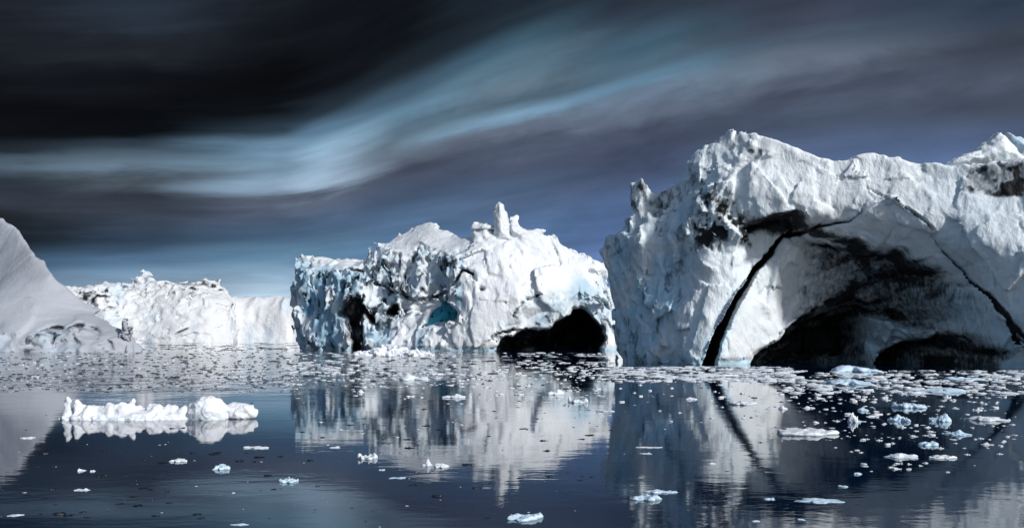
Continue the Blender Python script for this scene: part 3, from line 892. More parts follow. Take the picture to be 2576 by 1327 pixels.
    tag(o, 'ragged white and blue iceberg topped by a finger of ice, with a low black cave', 'iceberg')
    q = 226.0
    small_berg('ice_pinnacle', [z2(1590, 380) + (q,), z2(1592, 300) + (q,), z2(1588, 170) + (q,), z2(1604, 110) + (q,), z2(1630, 85) + (q,), z2(1662, 108) + (q,), z2(1690, 180) + (q,), z2(1700, 240) + (q,), z2(1720, 380) + (q,)],
               q, 2.6, 0.2, M_MID, o, dirt_shade=0.12, rough=0.3)
    small_berg('blue_ice', [z2(1055, 1030) + (227.3,), z2(1100, 930) + (227.3,), z2(1140, 870) + (227.3,), z2(1210, 820) + (227.3,), z2(1300, 850) + (227.3,), z2(1350, 900) + (227.3,), z2(1340, 1000) + (227.3,), z2(1200, 1030) + (227.3,)],
               227.3, 4.0, 0.3, M_TEAL, o, dirt_shade=0.6, rough=0.9)
    return o


middle_berg()


# ------------------------------------------------------------------ the smooth snow-backed iceberg on the left
def snow_berg():
    b = Berg((-160, -74), (196, 272), (-2, 40), 0.45)
    b.wa, b.ws = 0.6, 5
    X, Z = b.X, b.Z
    T = lambda x, y, Y=215.0: P(*z1(x, y), Y)
    C = lambda x, y, Y: T(x, y, Y) + (Y,)
    ctrl = [C(-300, 100, 264), C(0, 120, 250), C(60, 220, 244), C(0, 400, 240), C(150, 300, 237), C(130, 450, 232), C(280, 420, 228), C(0, 640, 229), C(240, 640, 222.5), C(420, 600, 222),
            C(0, 720, 221), C(300, 720, 220), C(520, 720, 222), C(0, 850, 214.5), C(300, 870, 214.5), C(600, 850, 219), C(800, 880, 222),
            C(0, 1040, 211), C(300, 1030, 210.5), C(600, 985, 211), C(900, 1000, 214), C(900, 920, 220), C(-400, 1040, 211), C(-400, 700, 235),
            C(0, 1100, 207.5), C(300, 1100, 207), C(600, 1060, 207.5), C(800, 1120, 208.5), C(1000, 1120, 209.5), C(0, 1220, 207), C(500, 1220, 206.5), C(1000, 1220, 208), C(1180, 1220, 212), C(-400, 1220, 207)]
    F = rbf(X, Z, ctrl)
    b.F0 = F
    Q = lambda x, y: b.on(*z1(x, y), 0.8)
    poly = [Q(-400, -60), Q(-150, 20), Q(0, 92), Q(60, 150), Q(170, 200), Q(230, 270), Q(300, 370), Q(400, 480), Q(450, 570), Q(480, 640), Q(560, 690), Q(640, 762), Q(800, 832), Q(900, 872), Q(960, 920),
            Q(1000, 1000), Q(1100, 1080), Q(1140, 1150), Q(1190, 1195), Q(1195, 1300), (-76, -6), (-149, -6), Q(-1100, 200)]
    out2 = sd_poly(X + 0.25 * fbm(X / 4, X * 0, Z / 4, 2, 1), Z + 0.25 * fbm(X / 4, X * 0 + 3, Z / 4, 2, 2), poly)
    WX, WZ = b.warp(0.4, 3)
    ln = [b.on(*z1(330, 1062)), b.on(*z1(450, 1030)), b.on(*z1(540, 1042)), b.on(*z1(640, 1000)), b.on(*z1(740, 1025)), b.on(*z1(830, 1072))]
    e1 = d_line(WX, WZ, ln, [0.05, 0.3, 0.3, 0.3, 0.3, 0.05])
    ln2 = [b.on(*z1(180, 1190)), b.on(*z1(260, 1165)), b.on(*z1(340, 1195))]
    e1 = np.minimum(e1, d_line(WX, WZ, ln2, [0.05, 0.25, 0.05]))
    ln3 = [b.on(*z1(440, 1190)), b.on(*z1(450, 1120)), b.on(*z1(470, 1095))]
    e1 = np.minimum(e1, d_line(WX, WZ, ln3, [0.2, 0.2, 0.05]))
    F = F + sstep(0.4, -0.2, e1) * 1.5
    B = np.maximum(262 - 8 * sstep(-6, 0, out2), F + 3) + 0 * X
    foot = b.blob([z1(-700, 1060), z1(330, 1060), z1(640, 1000), z1(830, 1072), z1(1190, 1190), z1(1190, 1320), z1(-700, 1320)], 208, 1.0)

    def noise_fn(x, y, z, i, k):
        f = foot[i, k]
        return fbm(x / 12, y / 12, z / 12, 2, 1) * 0.5 + f * (0.5 * fbm(x / 2.2, y / 2.2, z / 1.6, 3, 2) + 0.9 * facet(x / 3, y / 3, z / 2.2, 3)) + 0.5 * facet(x / 14, y / 14, z / 16, 1) + 0.06 * fbm(x / 2, y / 2, z / 2, 2, 4)
    x0, z0 = b.x[0], b.z[0]

    def dirt_shade_fn(x, y, z):
        S = lambda M: sample2(M, x0, z0, b.h, x, z)
        n = fbm(x / 2, y / 2, z / 2, 3, 2)
        d = sstep(0.35, -0.2, S(e1)) * sstep(-1.0, 0.2, n) * 0.85
        d = np.maximum(d, S(foot) * sstep(0.3, 0.9, n) * 0.55)
        bl = S(foot) * sstep(-0.2, 0.8, fbm(x / 6, y / 6, z / 4, 2, 3)) * 0.5
        return {'dirt_shade': d, 'blue': bl}
    o = b.build('iceberg', M_SNOW, None, F, B, out2, 1.4, noise_fn, dirt_shade_fn, 0.62)
    tag(o, 'smooth snow-covered iceberg sloping down into the water at the left edge', 'iceberg')
    q = 210.0
    small_berg('ice_fin', [z1(1010, 1110) + (q,), z1(1040, 1040) + (q,), z1(1050, 960) + (q,), z1(1062, 955) + (q,), z1(1085, 1010) + (q,), z1(1122, 1030) + (q,), z1(1110, 1080) + (q,), z1(1090, 1135) + (q,), z1(1030, 1130) + (q,)],
               q, 1.6, 0.14, M_SNOW, o, dirt_shade=0.75, rough=0.5)


snow_berg()


# ------------------------------------------------------------------ far ice
def far_berg():
    Y0 = 600.0
    b = Berg((-290, -150), (568, 660), (-4, 62), 0.8)
    b.wa, b.ws = 1.5, 9
    X, Z = b.X, b.Z
    T = lambda x, y, Y=Y0: P(*z1(x, y), Y)
    top = [(300, 700), (560, 690), (700, 682), (850, 662), (950, 672), (1080, 652), (1110, 612), (1160, 590), (1195, 550), (1230, 540), (1280, 590), (1320, 650), (1500, 662), (1650, 652), (1700, 612), (1730, 600), (1800, 620), (1860, 672), (1900, 722), (1940, 800), (1960, 1180)]
    C = lambda x, y, Y: T(x, y, Y) + (Y,)
    ctrl = []
    for x in (300, 600, 900, 1200, 1500, 1750, 1950):
        jig = {300: 4, 600: 0, 900: -3, 1200: 2, 1500: -2, 1750: 0, 1950: 8}[x]
        ctrl += [C(x, 640, 628 + jig), C(x, 740, 614 + jig), C(x, 880, 604 + jig), C(x, 1000, 598 + jig), C(x, 1160, 592 + jig)]
    F = rbf(X, Z, ctrl)
    b.F0 = F
    poly = b.pts([z1(*q) for q in top], 1.0) + [(-152, -10), (-288, -10)]
    out2 = sd_poly(X + 0.9 * fbm(X / 6, X * 0, Z / 6, 3, 1), Z + 1.0 * fbm(X / 5, X * 0 + 3, Z / 5, 3, 2), poly)
    B = np.maximum(655 - 20 * sstep(-12, 0, out2), F + 6)
    crag = b.blob([z1(560, 680), z1(850, 650), z1(1130, 590), z1(1320, 640), z1(1750, 590), z1(1920, 730), z1(1700, 780), z1(1300, 760), z1(1120, 780), z1(950, 870), z1(1000, 930), z1(780, 830)], 606, 4)

    def noise_fn(x, y, z, i, k):
        c = crag[i, k]
        rid = 1 - np.abs(fbm(x / 9, y / 9, z / 8, 3, 3))
        return fbm(x / 22, y / 22, z / 16, 2, 1) * 0.9 - (rid - 0.7) * (1.0 + 0.9 * c) + facet(x / 8, y / 8, z / 6, 2) * (1.2 + 1.8 * c) + facet(x / 3.5, y / 3.5, z / 3, 4) * (0.3 + 0.8 * c)
    x0, z0 = b.x[0], b.z[0]
    d1 = b.blob([z1(620, 720), z1(800, 740), z1(850, 680), z1(930, 680), z1(960, 720), z1(1080, 710), z1(1120, 760), z1(1020, 770), z1(880, 800), z1(1000, 880), z1(990, 920), z1(900, 850), z1(780, 820), z1(640, 780)], 606, 2.5)
    d2 = b.blob([z1(1100, 620), z1(1180, 590), z1(1300, 600), z1(1330, 660), z1(1100, 660)], 612, 2)
    d3 = b.blob([z1(1670, 660), z1(1720, 600), z1(1800, 620), z1(1900, 720), z1(1860, 760), z1(1740, 660)], 612, 2)
    ln = d_line(X, Z, [b.on(*z1(1475, 1085)), b.on(*z1(1585, 1035))], [0.5, 0.9])

    def dirt_shade_fn(x, y, z):
        S = lambda M: sample2(M, x0, z0, b.h, x, z)
        n = fbm(x / 5, y / 5, z / 3.5, 3, 2)
        d = np.maximum(S(d1) * sstep(-0.3, 0.5, n) * 0.9, S(d2) * sstep(0.0, 0.7, n) * 0.75)
        d = np.maximum(d, S(d3) * sstep(-0.1, 0.6, n) * 0.8)
        d = np.maximum(d, S(crag) * sstep(0.35, 0.9, n) * 0.45)
        d = np.maximum(d, sstep(0.5, -0.4, S(ln)) * 0.7)
        d = np.maximum(d, sstep(0.7, 1.1, n) * 0.2)
        return {'dirt_shade': d, 'blue': sstep(0.2, 1.0, fbm(x / 14, y / 14, z / 20, 2, 4)) * 0.4}
    o = b.build('iceberg', M_FAR, None, F, B, out2, 3.0, noise_fn, dirt_shade_fn, 0.12)
    tag(o, 'far rugged iceberg with two craggy dark-streaked summits on its skyline', 'iceberg')
    # the level ice wall beyond it
    b2 = Berg((-205, -90), (620, 690), (-4, 34), 0.9)
    b2.wa, b2.ws = 1.2, 9
    X2, Z2 = b2.X, b2.Z
    T2 = lambda x, y, Y=640.0: P(*z1(x, y), Y)
    poly = [T2(1500, 760), T2(1900, 735), T2(1980, 748), T2(2080, 738), T2(2170, 752), T2(2250, 744), T2(2330, 762), T2(2420, 758), T2(2560, 760), T2(2700, 800), T2(2720, 1200), (-91, -8), (-204, -8)]
    o2 = sd_poly(X2, Z2 + 0.9 * fbm(X2 / 7, X2 * 0, Z2 / 7, 3, 2), poly)
    C2 = lambda x, y, Y: T2(x, y, Y) + (Y,)
    F2 = rbf(X2, Z2, [C2(x, y, Y + j) for x, j in ((1500, 2), (1900, -2), (2150, 2), (2400, -3), (2700, 5)) for y, Y in ((740, 652), (800, 641), (950, 636), (1150, 632))])
    B2 = np.maximum(684 - 10 * sstep(-8, 0, o2), F2 + 5)

    def nf2(x, y, z, i, k):
        return fbm(x / 16, y / 16, z / 22, 2, 2) * 1.6 + np.abs(vnoise(x / 5, y / 5, z / 26, 3)) * 1.5 + fbm(x / 4, y / 4, z / 6, 2, 5) * 0.4

    def df2(x, y, z):
        n = fbm(x / 8, y / 8, z / 12, 3, 3)
        return {'dirt_shade': sstep(0.6, 1.2, n) * 0.2, 'blue': sstep(0.1, 0.9, n) * 0.45}
    o3 = b2.build('iceberg', M_FAR, None, F2, B2, o2, 3.0, nf2, df2, 0.1)
    tag(o3, 'far low flat-topped white iceberg, an even wall of ice', 'iceberg')


far_berg()


# ------------------------------------------------------------------ floating ice
rnd = random.Random(5)


def floe_mesh(w, d, h, seed, style='mound', seg=56, rings=9):
    """one piece of floating ice: irregular outline, lumpy top, rounded skirt below the water"""
    rg = random.Random(seed)
    ph = [rg.uniform(0, 6.28) for _ in range(6)]
    am = [rg.uniform(0.04, 0.16) for _ in range(6)]
    lumps = [(rg.uniform(-0.6, 0.6), rg.uniform(-0.4, 0.4), rg.uniform(0.18, 0.4), rg.uniform(0.4, 1.0)) for _ in range(4)]
    sc = max(w, 0.01)
    vs, fs = [], []
    prof = [(0.0, 1), (0.2, 1), (0.4, 1), (0.58, 1), (0.74, 1), (0.86, 1), (0.95, 1), (1.0, 0.45), (0.97, 0.0), (0.88, -0.5)]
    th = np.linspace(0, 2 * np.pi, seg, endpoint=False)
    edge = 1 + sum(am[k] * np.sin((k + 2) * th + ph[k]) for k in range(6)) + 0.10 * facet(np.cos(th) * 3 + seed, np.sin(th) * 3, th * 0, 2) + 0.06 * vnoise(np.cos(th) * 6 + seed, np.sin(th) * 6, th * 0, 1)
    edge /= edge.max()
    for r, hz in prof:
        px, py = np.cos(th) * edge * r, np.sin(th) * edge * r
        if style == 'slab':
            base = 0.55 + 0.1 * np.sin(3 * px + ph[0])
            lump = sum(0.35 * a * np.exp(-((px - lx) ** 2 + (py - ly) ** 2) / (s * s * 0.5)) for lx, ly, s, a in lumps[:2])
        elif style == 'point':
            base = 0.22
            lump = 1.0 * np.exp(-((px - lumps[0][0] * 0.4) ** 2 + py ** 2) / 0.06) + 0.3 * np.exp(-((px - lumps[1][0]) ** 2 + py ** 2) / 0.05)
        elif style == 'cup':
            base = 0.30
            lump = 0.8 * np.exp(-((px + 0.75) ** 2) / 0.03) + 0.6 * np.exp(-((px - 0.55) ** 2) / 0.02)
        else:
            base = 0.3 * (1 - r * r) + 0.2
            lump = sum(0.75 * a * np.exp(-((px - lx) ** 2 + (py - ly) ** 2) / (s * s)) for lx, ly, s, a in lumps)
        nz = fbm(px * 3 + seed * 0.37, py * 3, px * 0 + 0.3, 3, seed % 5) * 0.2 + facet(px * 4 + seed * 0.7, py * 4, px * 0, seed % 3) * 0.5
        z = (base + lump + nz) * max(hz, 0.0) if hz > 0 else np.full(seg, hz * 0.5)
        vs.append(np.stack([px * w / 2, py * d / 2, z * np.ones(seg) * h], 1))
    V = np.concatenate(vs)
    zmax = V[:, 2].max()
    V[:, 2] = np.where(V[:, 2] > 0, V[:, 2] * h / zmax, V[:, 2] * 0.6)
    n = len(prof)
    for i in range(n - 1):
        for k in range(seg):
            k2 = (k + 1) % seg
            fs.append((i * seg + k, (i + 1) * seg + k, (i + 1) * seg + k2, i * seg + k2))
    return V, np.array(fs)


def make_floe(name, dx, dy, wd, hd, style, mat, label, cat='ice floe', group=None, seed=None, depth=None):
    Y = dist_at(dy)
    w, h = wd / FD * Y, hd / FD * Y * (0.85 if style == 'mound' else 1.0)
    d = depth if depth else max(w * rnd.uniform(0.7, 1.1), 0.05)
    d = min(d, Y * 0.16 + 0.5)
    # a low sheet seen at a slant: part of its height in the picture is its depth
    flat_h = CAM_H / Y * d
    hh = max(0.25 * h, h - 0.75 * flat_h)
    if hh < 0.3 * h + 1e-6:
        d = max(0.25 * w, 0.6 * h * Y / CAM_H)
        hh = 0.42 * h
    V, Fc = floe_mesh(w, d, hh, seed if seed is not None else rnd.randint(0, 999), style)
    a = np.zeros(len(V))
    o = link_mesh(name, V, Fc, mat, None, {'dirt_shade': a, 'blue': np.clip(0.8 - V[:, 2] / (hh * 0.5 + 1e-6), 0, 1) * 0.6})
    o.location = ((dx - CX) / FD * Y, Y + d * 0.5, 0.0)
    tag(o, label, cat, group)
    return o


FLOES = [
    # dx, dy, width, height, style, blue?, label
    (441, 1162, 55, 15, 'mound', 0, 'small white floe with a low hump, just below the long lumpy floe'),
    (548, 1182, 58, 23, 'mound', 1, 'small pale-blue hump of ice, lower and to the right of a similar white hump'),
    (638, 1128, 88, 9, 'slab', 0, 'thin flat grey-white ice sheet lower right of the long lumpy floe'),
    (720, 1215, 56, 19, 'slab', 1, 'small blue-white block of ice with a flat top, left of the berg reflections'),
    (199, 1185, 29, 11, 'mound', 0, 'small round grey ice lump beside a smaller one on the dark left water'),
    (229, 1186, 18, 7, 'mound', 0, 'tiny grey ice lump between the round lump and the black ice disc'),
    (200, 1234, 44, 10, 'mound', 0, 'low grey-white floe alone on dark water below the pair of round lumps'),
    (60, 1103, 44, 7, 'slab', 0, 'dim flat floe near the left edge, level with the reflection of the long floe'),
    (22, 1300, 48, 12, 'mound', 0, 'dim dark-bottomed floe cut by the left edge in the bottom corner'),
    (598, 1321, 50, 10, 'mound', 1, 'bluish floe touching the bottom edge left of centre'),
    (838, 1127, 34, 8, 'mound', 0, 'small white floe under the reflection of the ragged iceberg\'s flat left block'),
    (1040, 956, 100, 22, 'mound', 0, 'white humped floe with a thin tail, in front of the ragged iceberg'),
    (1096, 942, 44, 6, 'slab', 0, 'thin white sliver of ice trailing the humped floe in front of the ragged iceberg'),
    (905, 987, 20, 11, 'mound', 0, 'small bright lump on the black reflection of the ragged iceberg\'s cleft'),
    (1031, 998, 24, 5, 'slab', 0, 'short flat pale floe in the middle of the ragged iceberg\'s reflection'),
    (1140, 1001, 68, 13, 'point', 0, 'arrow-shaped white sliver with a small peak, below the teal hollow'),
    (1396, 993, 53, 18, 'mound', 0, 'rounded white floe at the lower edge of the black cave reflection'),
    (1457, 1013, 64, 19, 'cup', 0, 'oblong white floe with raised ends, beside a rounded one below the cave'),
    (1306, 993, 30, 5, 'slab', 0, 'short thin floe left of the rounded floe below the cave reflection'),
    (1526, 1036, 52, 6, 'slab', 0, 'thin pale ice strip where the reflections of the two big icebergs meet'),
    (920, 1156, 62, 20, 'cup', 0, 'boat-shaped white floe with upturned ends'),
    (1072, 1172, 34, 22, 'point', 0, 'upright white lump, left one of a close pair on the dark blue water'),
    (1108, 1177, 52, 18, 'mound', 0, 'broad low white lump, right one of a close pair on the dark blue water'),
    (960, 1182, 19, 4, 'slab', 0, 'tiny flat floe right below the boat-shaped floe'),
    (998, 1203, 58, 6, 'slab', 1, 'thin blue flat floe below the close pair of white lumps'),
    (1318, 1313, 127, 27, 'slab', 1, 'large lilac-blue floe at the bottom edge near the centre'),
    (1630, 1260, 100, 21, 'slab', 1, 'blue-white oblong floe in front of a thinner strip, lower right of centre'),
    (1664, 1241, 92, 14, 'slab', 1, 'long thin blue ice strip just behind the oblong floe'),
    (2079, 1268, 142, 25, 'mound', 1, 'wide white floe with a central hump at the lower end of the crack reflection'),
    (1937, 1257, 36, 9, 'mound', 1, 'small bluish floe a short way left of the wide humped floe'),
    (2051, 1100, 180, 29, 'slab', 0, 'longest flat white floe on the right, at the edge of the black cavern reflection'),
    (1873, 1019, 90, 14, 'slab', 0, 'pale flat floe just right of the black crack reflection'),
    (2307, 1027, 102, 18, 'slab', 1, 'smooth blue lozenge-shaped floe on black water under the cavern'),
    (2277, 1061, 70, 23, 'point', 1, 'blue-white floe with a pointed left bump, below the lozenge-shaped floe'),
    (2154, 1062, 38, 28, 'point', 0, 'brilliant white pointed chunk standing on the black water'),
    (2176, 1033, 36, 12, 'mound', 1, 'small oval blue floe above the pointed white chunk'),
    (2040, 1027, 36, 9, 'mound', 0, 'small twin-lobed floe on black water right of a round lump'),
    (1972, 1029, 25, 13, 'mound', 0, 'small round white lump at the edge of the cavern reflection'),
    (2378, 1061, 66, 29, 'mound', 1, 'lumpy blue floe, tallest in the row on black water at the right'),
    (2516, 1061, 117, 23, 'mound', 0, 'long knobbly white floe near the right edge'),
    (2427, 1096, 78, 19, 'point', 1, 'flat blue floe with a low central peak, below the knobbly floe'),
    (2346, 1122, 66, 19, 'mound', 1, 'domed blue-white floe above a pair of touching floes'),
    (2285, 1154, 102, 23, 'mound', 0, 'white humped floe, left one of two touching end to end'),
    (2382, 1154, 78, 13, 'slab', 0, 'low flat white floe, right one of two touching end to end'),
    (2160, 1193, 28, 8, 'mound', 1, 'small blue oval floe alone below the left of the touching pair'),
    (2123, 1225, 32, 7, 'slab', 1, 'small flat blue floe between the oval floe and the wide humped floe'),
    (1634, 1126, 86, 5, 'slab', 0, 'very thin long white strip on the blue reflection'),
    (1626, 1142, 36, 7, 'mound', 1, 'small faint floe right under the very thin long strip'),
    (1903, 1312, 25, 7, 'mound', 1, 'small blue floe near the bottom edge below the crack reflection'),
    (2018, 1308, 24, 6, 'slab', 1, 'small flat floe near the bottom edge under the wide humped floe'),
    (1792, 1167, 24, 7, 'mound', 0, 'small white floe on the pale reflection left of the crack reflection'),
    (1741, 1005, 38, 9, 'mound', 0, 'small pale floe left of the upper end of the crack reflection'),
    (2176, 936, 156, 25, 'mound', 1, 'heaped blue-white ice rubble mound at the mouth of the cavern'),
    (2156, 968, 146, 23, 'mound', 1, 'broad blue-white rubble floe in front of the mound at the cavern mouth'),
    (2451, 958, 122, 13, 'slab', 1, 'flat blue ice sheet below the right foot of the arch'),
    (1953, 958, 90, 19, 'mound', 0, 'bright white low mound at the left corner of the cavern'),
    (2400, 988, 142, 20, 'mound', 1, 'wide pale-blue floe with several bumps right of the cavern mouth'),
    (1800, 948, 180, 14, 'mound', 0, 'broad white heap of broken ice at the foot of the crack'),
    (1620, 944, 120, 12, 'mound', 0, 'low white heap of broken ice at the foot of the blue left block'),
]
for i, (dx, dy, wd, hd, st, bl, lab) in enumerate(FLOES):
    make_floe('ice_floe', dx, dy, wd, hd, st, M_FLOEB if bl else M_FLOE, lab, seed=i * 7 + 3)
make_floe('ice_floe', 250, 1198, 40, 7, 'slab', M_CLEAR, 'black disc-like piece of clear ice beside two grey lumps', seed=77)


def blob_berg(name, parts, h, mat, label, loc, nz=0.12, s=0.35, fa=0.28, cat='ice floe'):
    """a lumpy floe from overlapping ellipsoids (x, y, z, rx, ry, rz), roughened"""
    p = np.array(parts, float)
    lo = (p[:, :3] - p[:, 3:]).min(0) - 0.3
    hi = (p[:, :3] + p[:, 3:]).max(0) + 0.3
    lo[2] = max(lo[2], -0.5)
    x, y, z = (np.arange(lo[k], hi[k], h) for k in range(3))
    X, Y, Z = np.meshgrid(x, y, z, indexing='ij')
    f = np.full(X.shape, 1e3)
    for a in p:
        q = np.sqrt(((X - a[0]) / a[3]) ** 2 + ((Y - a[1]) / a[4]) ** 2 + ((Z - a[2]) / a[5]) ** 2)
        d = (q - 1) * a[3:].min()
        k = 0.10 * (s / 0.35)
        f = -smax(-f, -d, k)
    f += nz * (fbm(X / s, Y / s, Z / s, 3, 2) * 0.6 - (1 - np.abs(fbm(X / s / 1.5, Y / s / 1.5, Z / s / 1.5, 2, 5))) * 0.5 + 0.3) + fa * s * facet(X / s / 0.8, Y / s / 0.8, Z / s / 0.8, 1) + 0.4 * fa * s * facet(X / s / 0.35, Y / s / 0.35, Z / s / 0.35, 4)
    for k in range(3):
        sl = [slice(None)] * 3
        sl[k] = 0
        f[tuple(sl)] = 1
        sl[k] = -1
        f[tuple(sl)] = 1
    v, fc = surface_nets(f, lo, h)
    o = link_mesh(name, v, fc, mat, None, {'dirt_shade': v[:, 0] * 0, 'blue': np.clip(0.35 - v[:, 2] / 0.5, 0, 1) * 0.5 + 0.18 * sstep(0, 0.8, fbm(v[:, 0] / 0.8, v[:, 1] / 0.8, v[:, 2] / 0.8, 2, 1))})
    o.location = loc
    tag(o, label, cat)
    return o


# the long lumpy floe on the left
YF = dist_at(1056)
u = YF / FD
fx = lambda dx: (dx - 400) * u
zz = lambda dpx: dpx * u
parts = []
# (picture x, height of its top, half width, half depth) along the floe
for dx, top, hw, hdp in ((178, 46, 20, 0.35), (172, 62, 8, 0.16), (205, 76, 9, 0.2), (207, 56, 18, 0.35), (238, 50, 30, 0.5), (262, 46, 28, 0.45), (290, 55, 20, 0.4), (322, 58, 26, 0.45),
                         (340, 62, 14, 0.25), (352, 46, 20, 0.35), (382, 56, 11, 0.22), (400, 50, 22, 0.4), (428, 56, 20, 0.35), (446, 46, 18, 0.35), (470, 50, 18, 0.3), (492, 66, 10, 0.2), (500, 46, 22, 0.4)):
    parts.append((fx(dx), rnd.uniform(-0.1, 0.15), 0.0, max(hw, 13) * u, hdp, zz(top * 0.68)))
parts += [(fx(535), -0.05, zz(14), 46 * u, 0.6, zz(44)), (fx(606), 0.35, zz(14), 46 * u, 0.45, zz(24)), (fx(330), 0, -0.08, 2.6, 0.7, 0.42)]
blob_berg('ice_floe', parts, 0.042, M_FLOE, 'long lumpy white floe with jagged bumps and a smooth rounded right end', ((378 - CX) * u, YF + 0.55, 0), 0.10, 0.3, 0.08)
# white rubble heap at the foot of the ragged iceberg
YH = dist_at(894)
u2 = YH / FD
parts = [((dx - 985) * u2, rnd.uniform(-1, 1), -0.1, hw * u2, 1.6, tp * u2) for dx, tp, hw in ((925, 14, 30), (950, 24, 24), (965, 30, 14), (980, 26, 20), (1005, 24, 22), (1030, 16, 30), (1055, 12, 32), (905, 10, 26), (990, 16, 70))]
blob_berg('ice_floe', parts, 0.14, M_FLOE, 'white heap of snowy ice rubble in front of the ragged iceberg\'s dark cleft', ((985 - CX) * u2, YH + 2.0, 0), 0.5, 1.0)


# small pieces: a few meshes, copied one by one
def chunk(seed, flat=0.5):
    V, Fc = floe_mesh(1.0, 0.8, flat, seed, ['mound', 'point', 'slab', 'mound'][seed % 4], seg=12)
    return V, Fc


PROTO = {}


def proto(kind, k, mat):
    if (kind, k) not in PROTO:
        V, Fc = chunk(k * 13 + 5, 0.2 if not kind.startswith('dark') else 0.10)
        o = link_mesh('ice_chunk', V, Fc, mat, None, {'dirt_shade': np.zeros(len(V)), 'blue': np.clip(0.5 - V[:, 2] * 4, 0, 1) * 0.4})
        PROTO[(kind, k)] = [o, False]
    return PROTO[(kind, k)]


def scatter(n, region, wr, kind, mat, label, group, bias=1.0):
    """n single pieces inside a picture-measured patch of water"""
    made = 0
    while made < n:
        dx = rnd.uniform(region[0], region[2])
        dy = region[1] + (region[3] - region[1]) * rnd.random() ** bias
        ok = sd_poly(np.array([dx]), np.array([dy]), region[4])[0] < 0 if len(region) > 4 else True
        if not ok or any(abs(dx - q[0]) < q[2] * 0.55 and -4 < q[1] - dy < q[3] + 6 for q in FLOES) or (150 < dx < 660 and 990 < dy < 1062):
            continue
        p = proto(kind, rnd.randint(0, 5), mat)
        if p[1]:
            o = p[0].copy()
            COL.objects.link(o)
        else:
            o = p[0]
            p[1] = True
        Y = dist_at(dy)
        w = rnd.uniform(*wr) * rnd.uniform(0.6, 1.0) / FD * Y
        o.location = ((dx - CX) / FD * Y, Y, -0.01 * w)
        o.rotation_euler = (0, 0, rnd.uniform(-0.5, 0.5) + (math.pi if rnd.random() < 0.5 else 0))
        s = rnd.uniform(0.7, 1.3)
        o.scale = (w, w * s, w * rnd.uniform(0.7, 1.5))
        tag(o, label, 'ice chunk', group)
        made += 1


scatter(120, (1930, 990, 2560, 1190, [(1930, 985), (2575, 985), (2560, 1130), (2400, 1190), (2150, 1190), (2080, 1110)]), (8, 34), 'white', M_FLOE,
        'small white ice chunk floating on the black reflection under the arch', 'small ice chunks under the arch', 1.2)
scatter(40, (1290, 925, 1520, 1000), (6, 20), 'white2', M_FLOE, 'small white ice chunk on the black reflection of the low cave', 'small ice chunks under the low cave')
scatter(28, (1560, 965, 1900, 1060), (8, 22), 'white3', M_FLOE, 'small white ice chunk on the pale reflection beside the crack', 'small ice chunks beside the crack reflection')
scatter(26, (860, 950, 1270, 1010), (7, 18), 'white4', M_FLOE, 'small white ice chunk on the reflection of the ragged iceberg', 'small ice chunks before the ragged iceberg')
scatter(48, (0, 1075, 800, 1320), (14, 42), 'dark', M_CLEAR, 'thin dark sliver of clear ice on the calm grey-blue water at the left', 'dark ice slivers on the calm left water')
scatter(26, (860, 1060, 1500, 1310), (14, 40), 'dark2', M_CLEAR, 'thin dark sliver of clear ice on the reflection of the ragged iceberg', 'dark ice slivers in the middle water')
scatter(11, (1560, 1060, 2300, 1320), (8, 22), 'dark3', M_CLEAR, 'thin dark sliver of clear ice on the reflection of the arched iceberg', 'dark ice slivers in the right water')


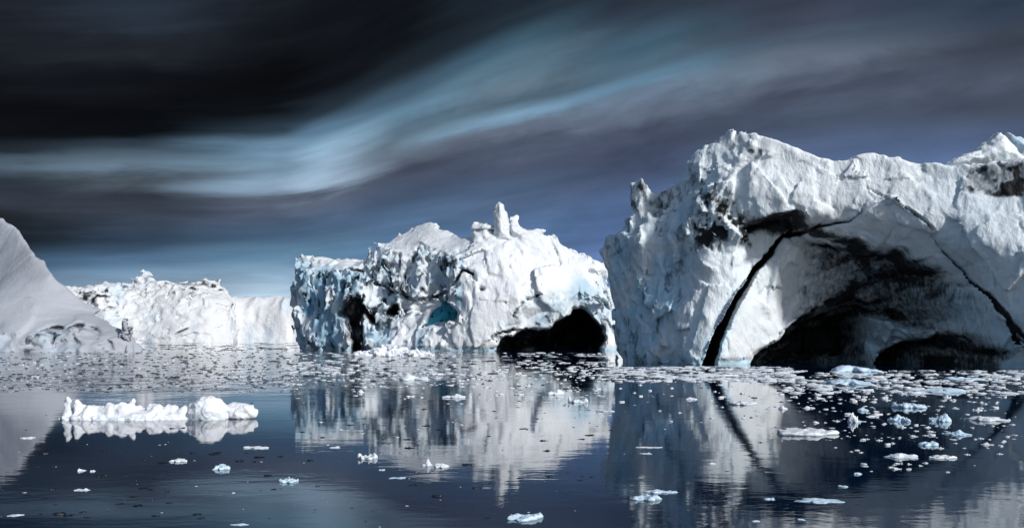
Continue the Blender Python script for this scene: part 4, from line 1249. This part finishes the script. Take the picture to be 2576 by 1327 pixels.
def brash():
    """the dense field of broken ice that nobody could count: one object"""
    base = []
    for k in range(6):
        V, Fc = floe_mesh(1.0, 0.8, 0.32, k * 17 + 2, ['mound', 'slab', 'point'][k % 3], seg=8)
        V = V * np.array([1, 1, 0.42])
        base.append((V, Fc))
    g = np.random.default_rng(4)
    pl = []

    def put(n, x0, x1, y0, y1, w0, w1, bias=1.0):
        dx = g.uniform(x0, x1, n)
        dy = y0 + (y1 - y0) * g.random(n) ** bias
        cl = vnoise(dx / 55, dy / 7, dx * 0, 3) + 0.5 * vnoise(dx / 20, dy / 4, dx * 0 + 3, 4)
        keep = cl > g.uniform(-0.9, 0.5, n)
        for a, c in zip(dx[keep], dy[keep]):
            pl.append((a, c, w0 * 0.7 + (w1 * 1.35 - w0 * 0.7) * g.random() ** 2.2))
    put(1500, 730, 1540, 886, 945, 6, 26, 1.1)
    put(500, 730, 1290, 935, 975, 6, 20, 1.4)
    put(4200, 0, 760, 870, 985, 3, 12, 1.0)  # left water: mostly darkened pieces, added in place of dark ripple reflections
    put(1500, 1500, 1990, 922, 960, 10, 44, 1.0)
    put(900, 1950, 2600, 932, 990, 10, 44, 1.2)
    put(250, 380, 760, 862, 880, 8, 40, 1.0)
    put(700, 1880, 2600, 985, 1110, 3, 15, 1.3)
    put(420, 0, 1600, 1010, 1325, 3, 10)
    put(260, 1290, 1540, 925, 1005, 4, 16)
    put(350, 740, 1900, 960, 1100, 3, 14, 1.6)
    vs, fs, ds, n0 = [], [], [], 0
    for a, c, wd in pl:
        Y = dist_at(c)
        w = wd / FD * Y
        V, Fc = base[g.integers(0, 6)]
        an = g.uniform(0, 6.28)
        sx, sy, sz = w, w * g.uniform(0.7, 1.4), min(w * g.uniform(0.4, 1.2), 0.7)
        ca, sa = math.cos(an), math.sin(an)
        q = V * np.array([sx, sy, sz])
        q = np.stack([q[:, 0] * ca - q[:, 1] * sa, q[:, 0] * sa + q[:, 1] * ca, q[:, 2]], 1) + np.array([(a - CX) / FD * Y, Y, 0])
        vs.append(q)
        fs.append(Fc + n0)
        n0 += len(V)
        ds.append(np.full(len(V), 1.0 if g.random() < (0.75 if a < 720 or (c > 1010 and a < 1600) else 0.25) else 0.0))
    V = np.concatenate(vs)
    o = link_mesh('brash_ice', V, np.concatenate(fs), M_FLOE, None, {'dirt_shade': np.concatenate(ds), 'blue': np.clip(0.5 - V[:, 2] * 2, 0, 1) * 0.35})
    tag(o, 'field of countless small broken ice pieces along the feet of the icebergs', 'brash ice', None, 'stuff')


brash()
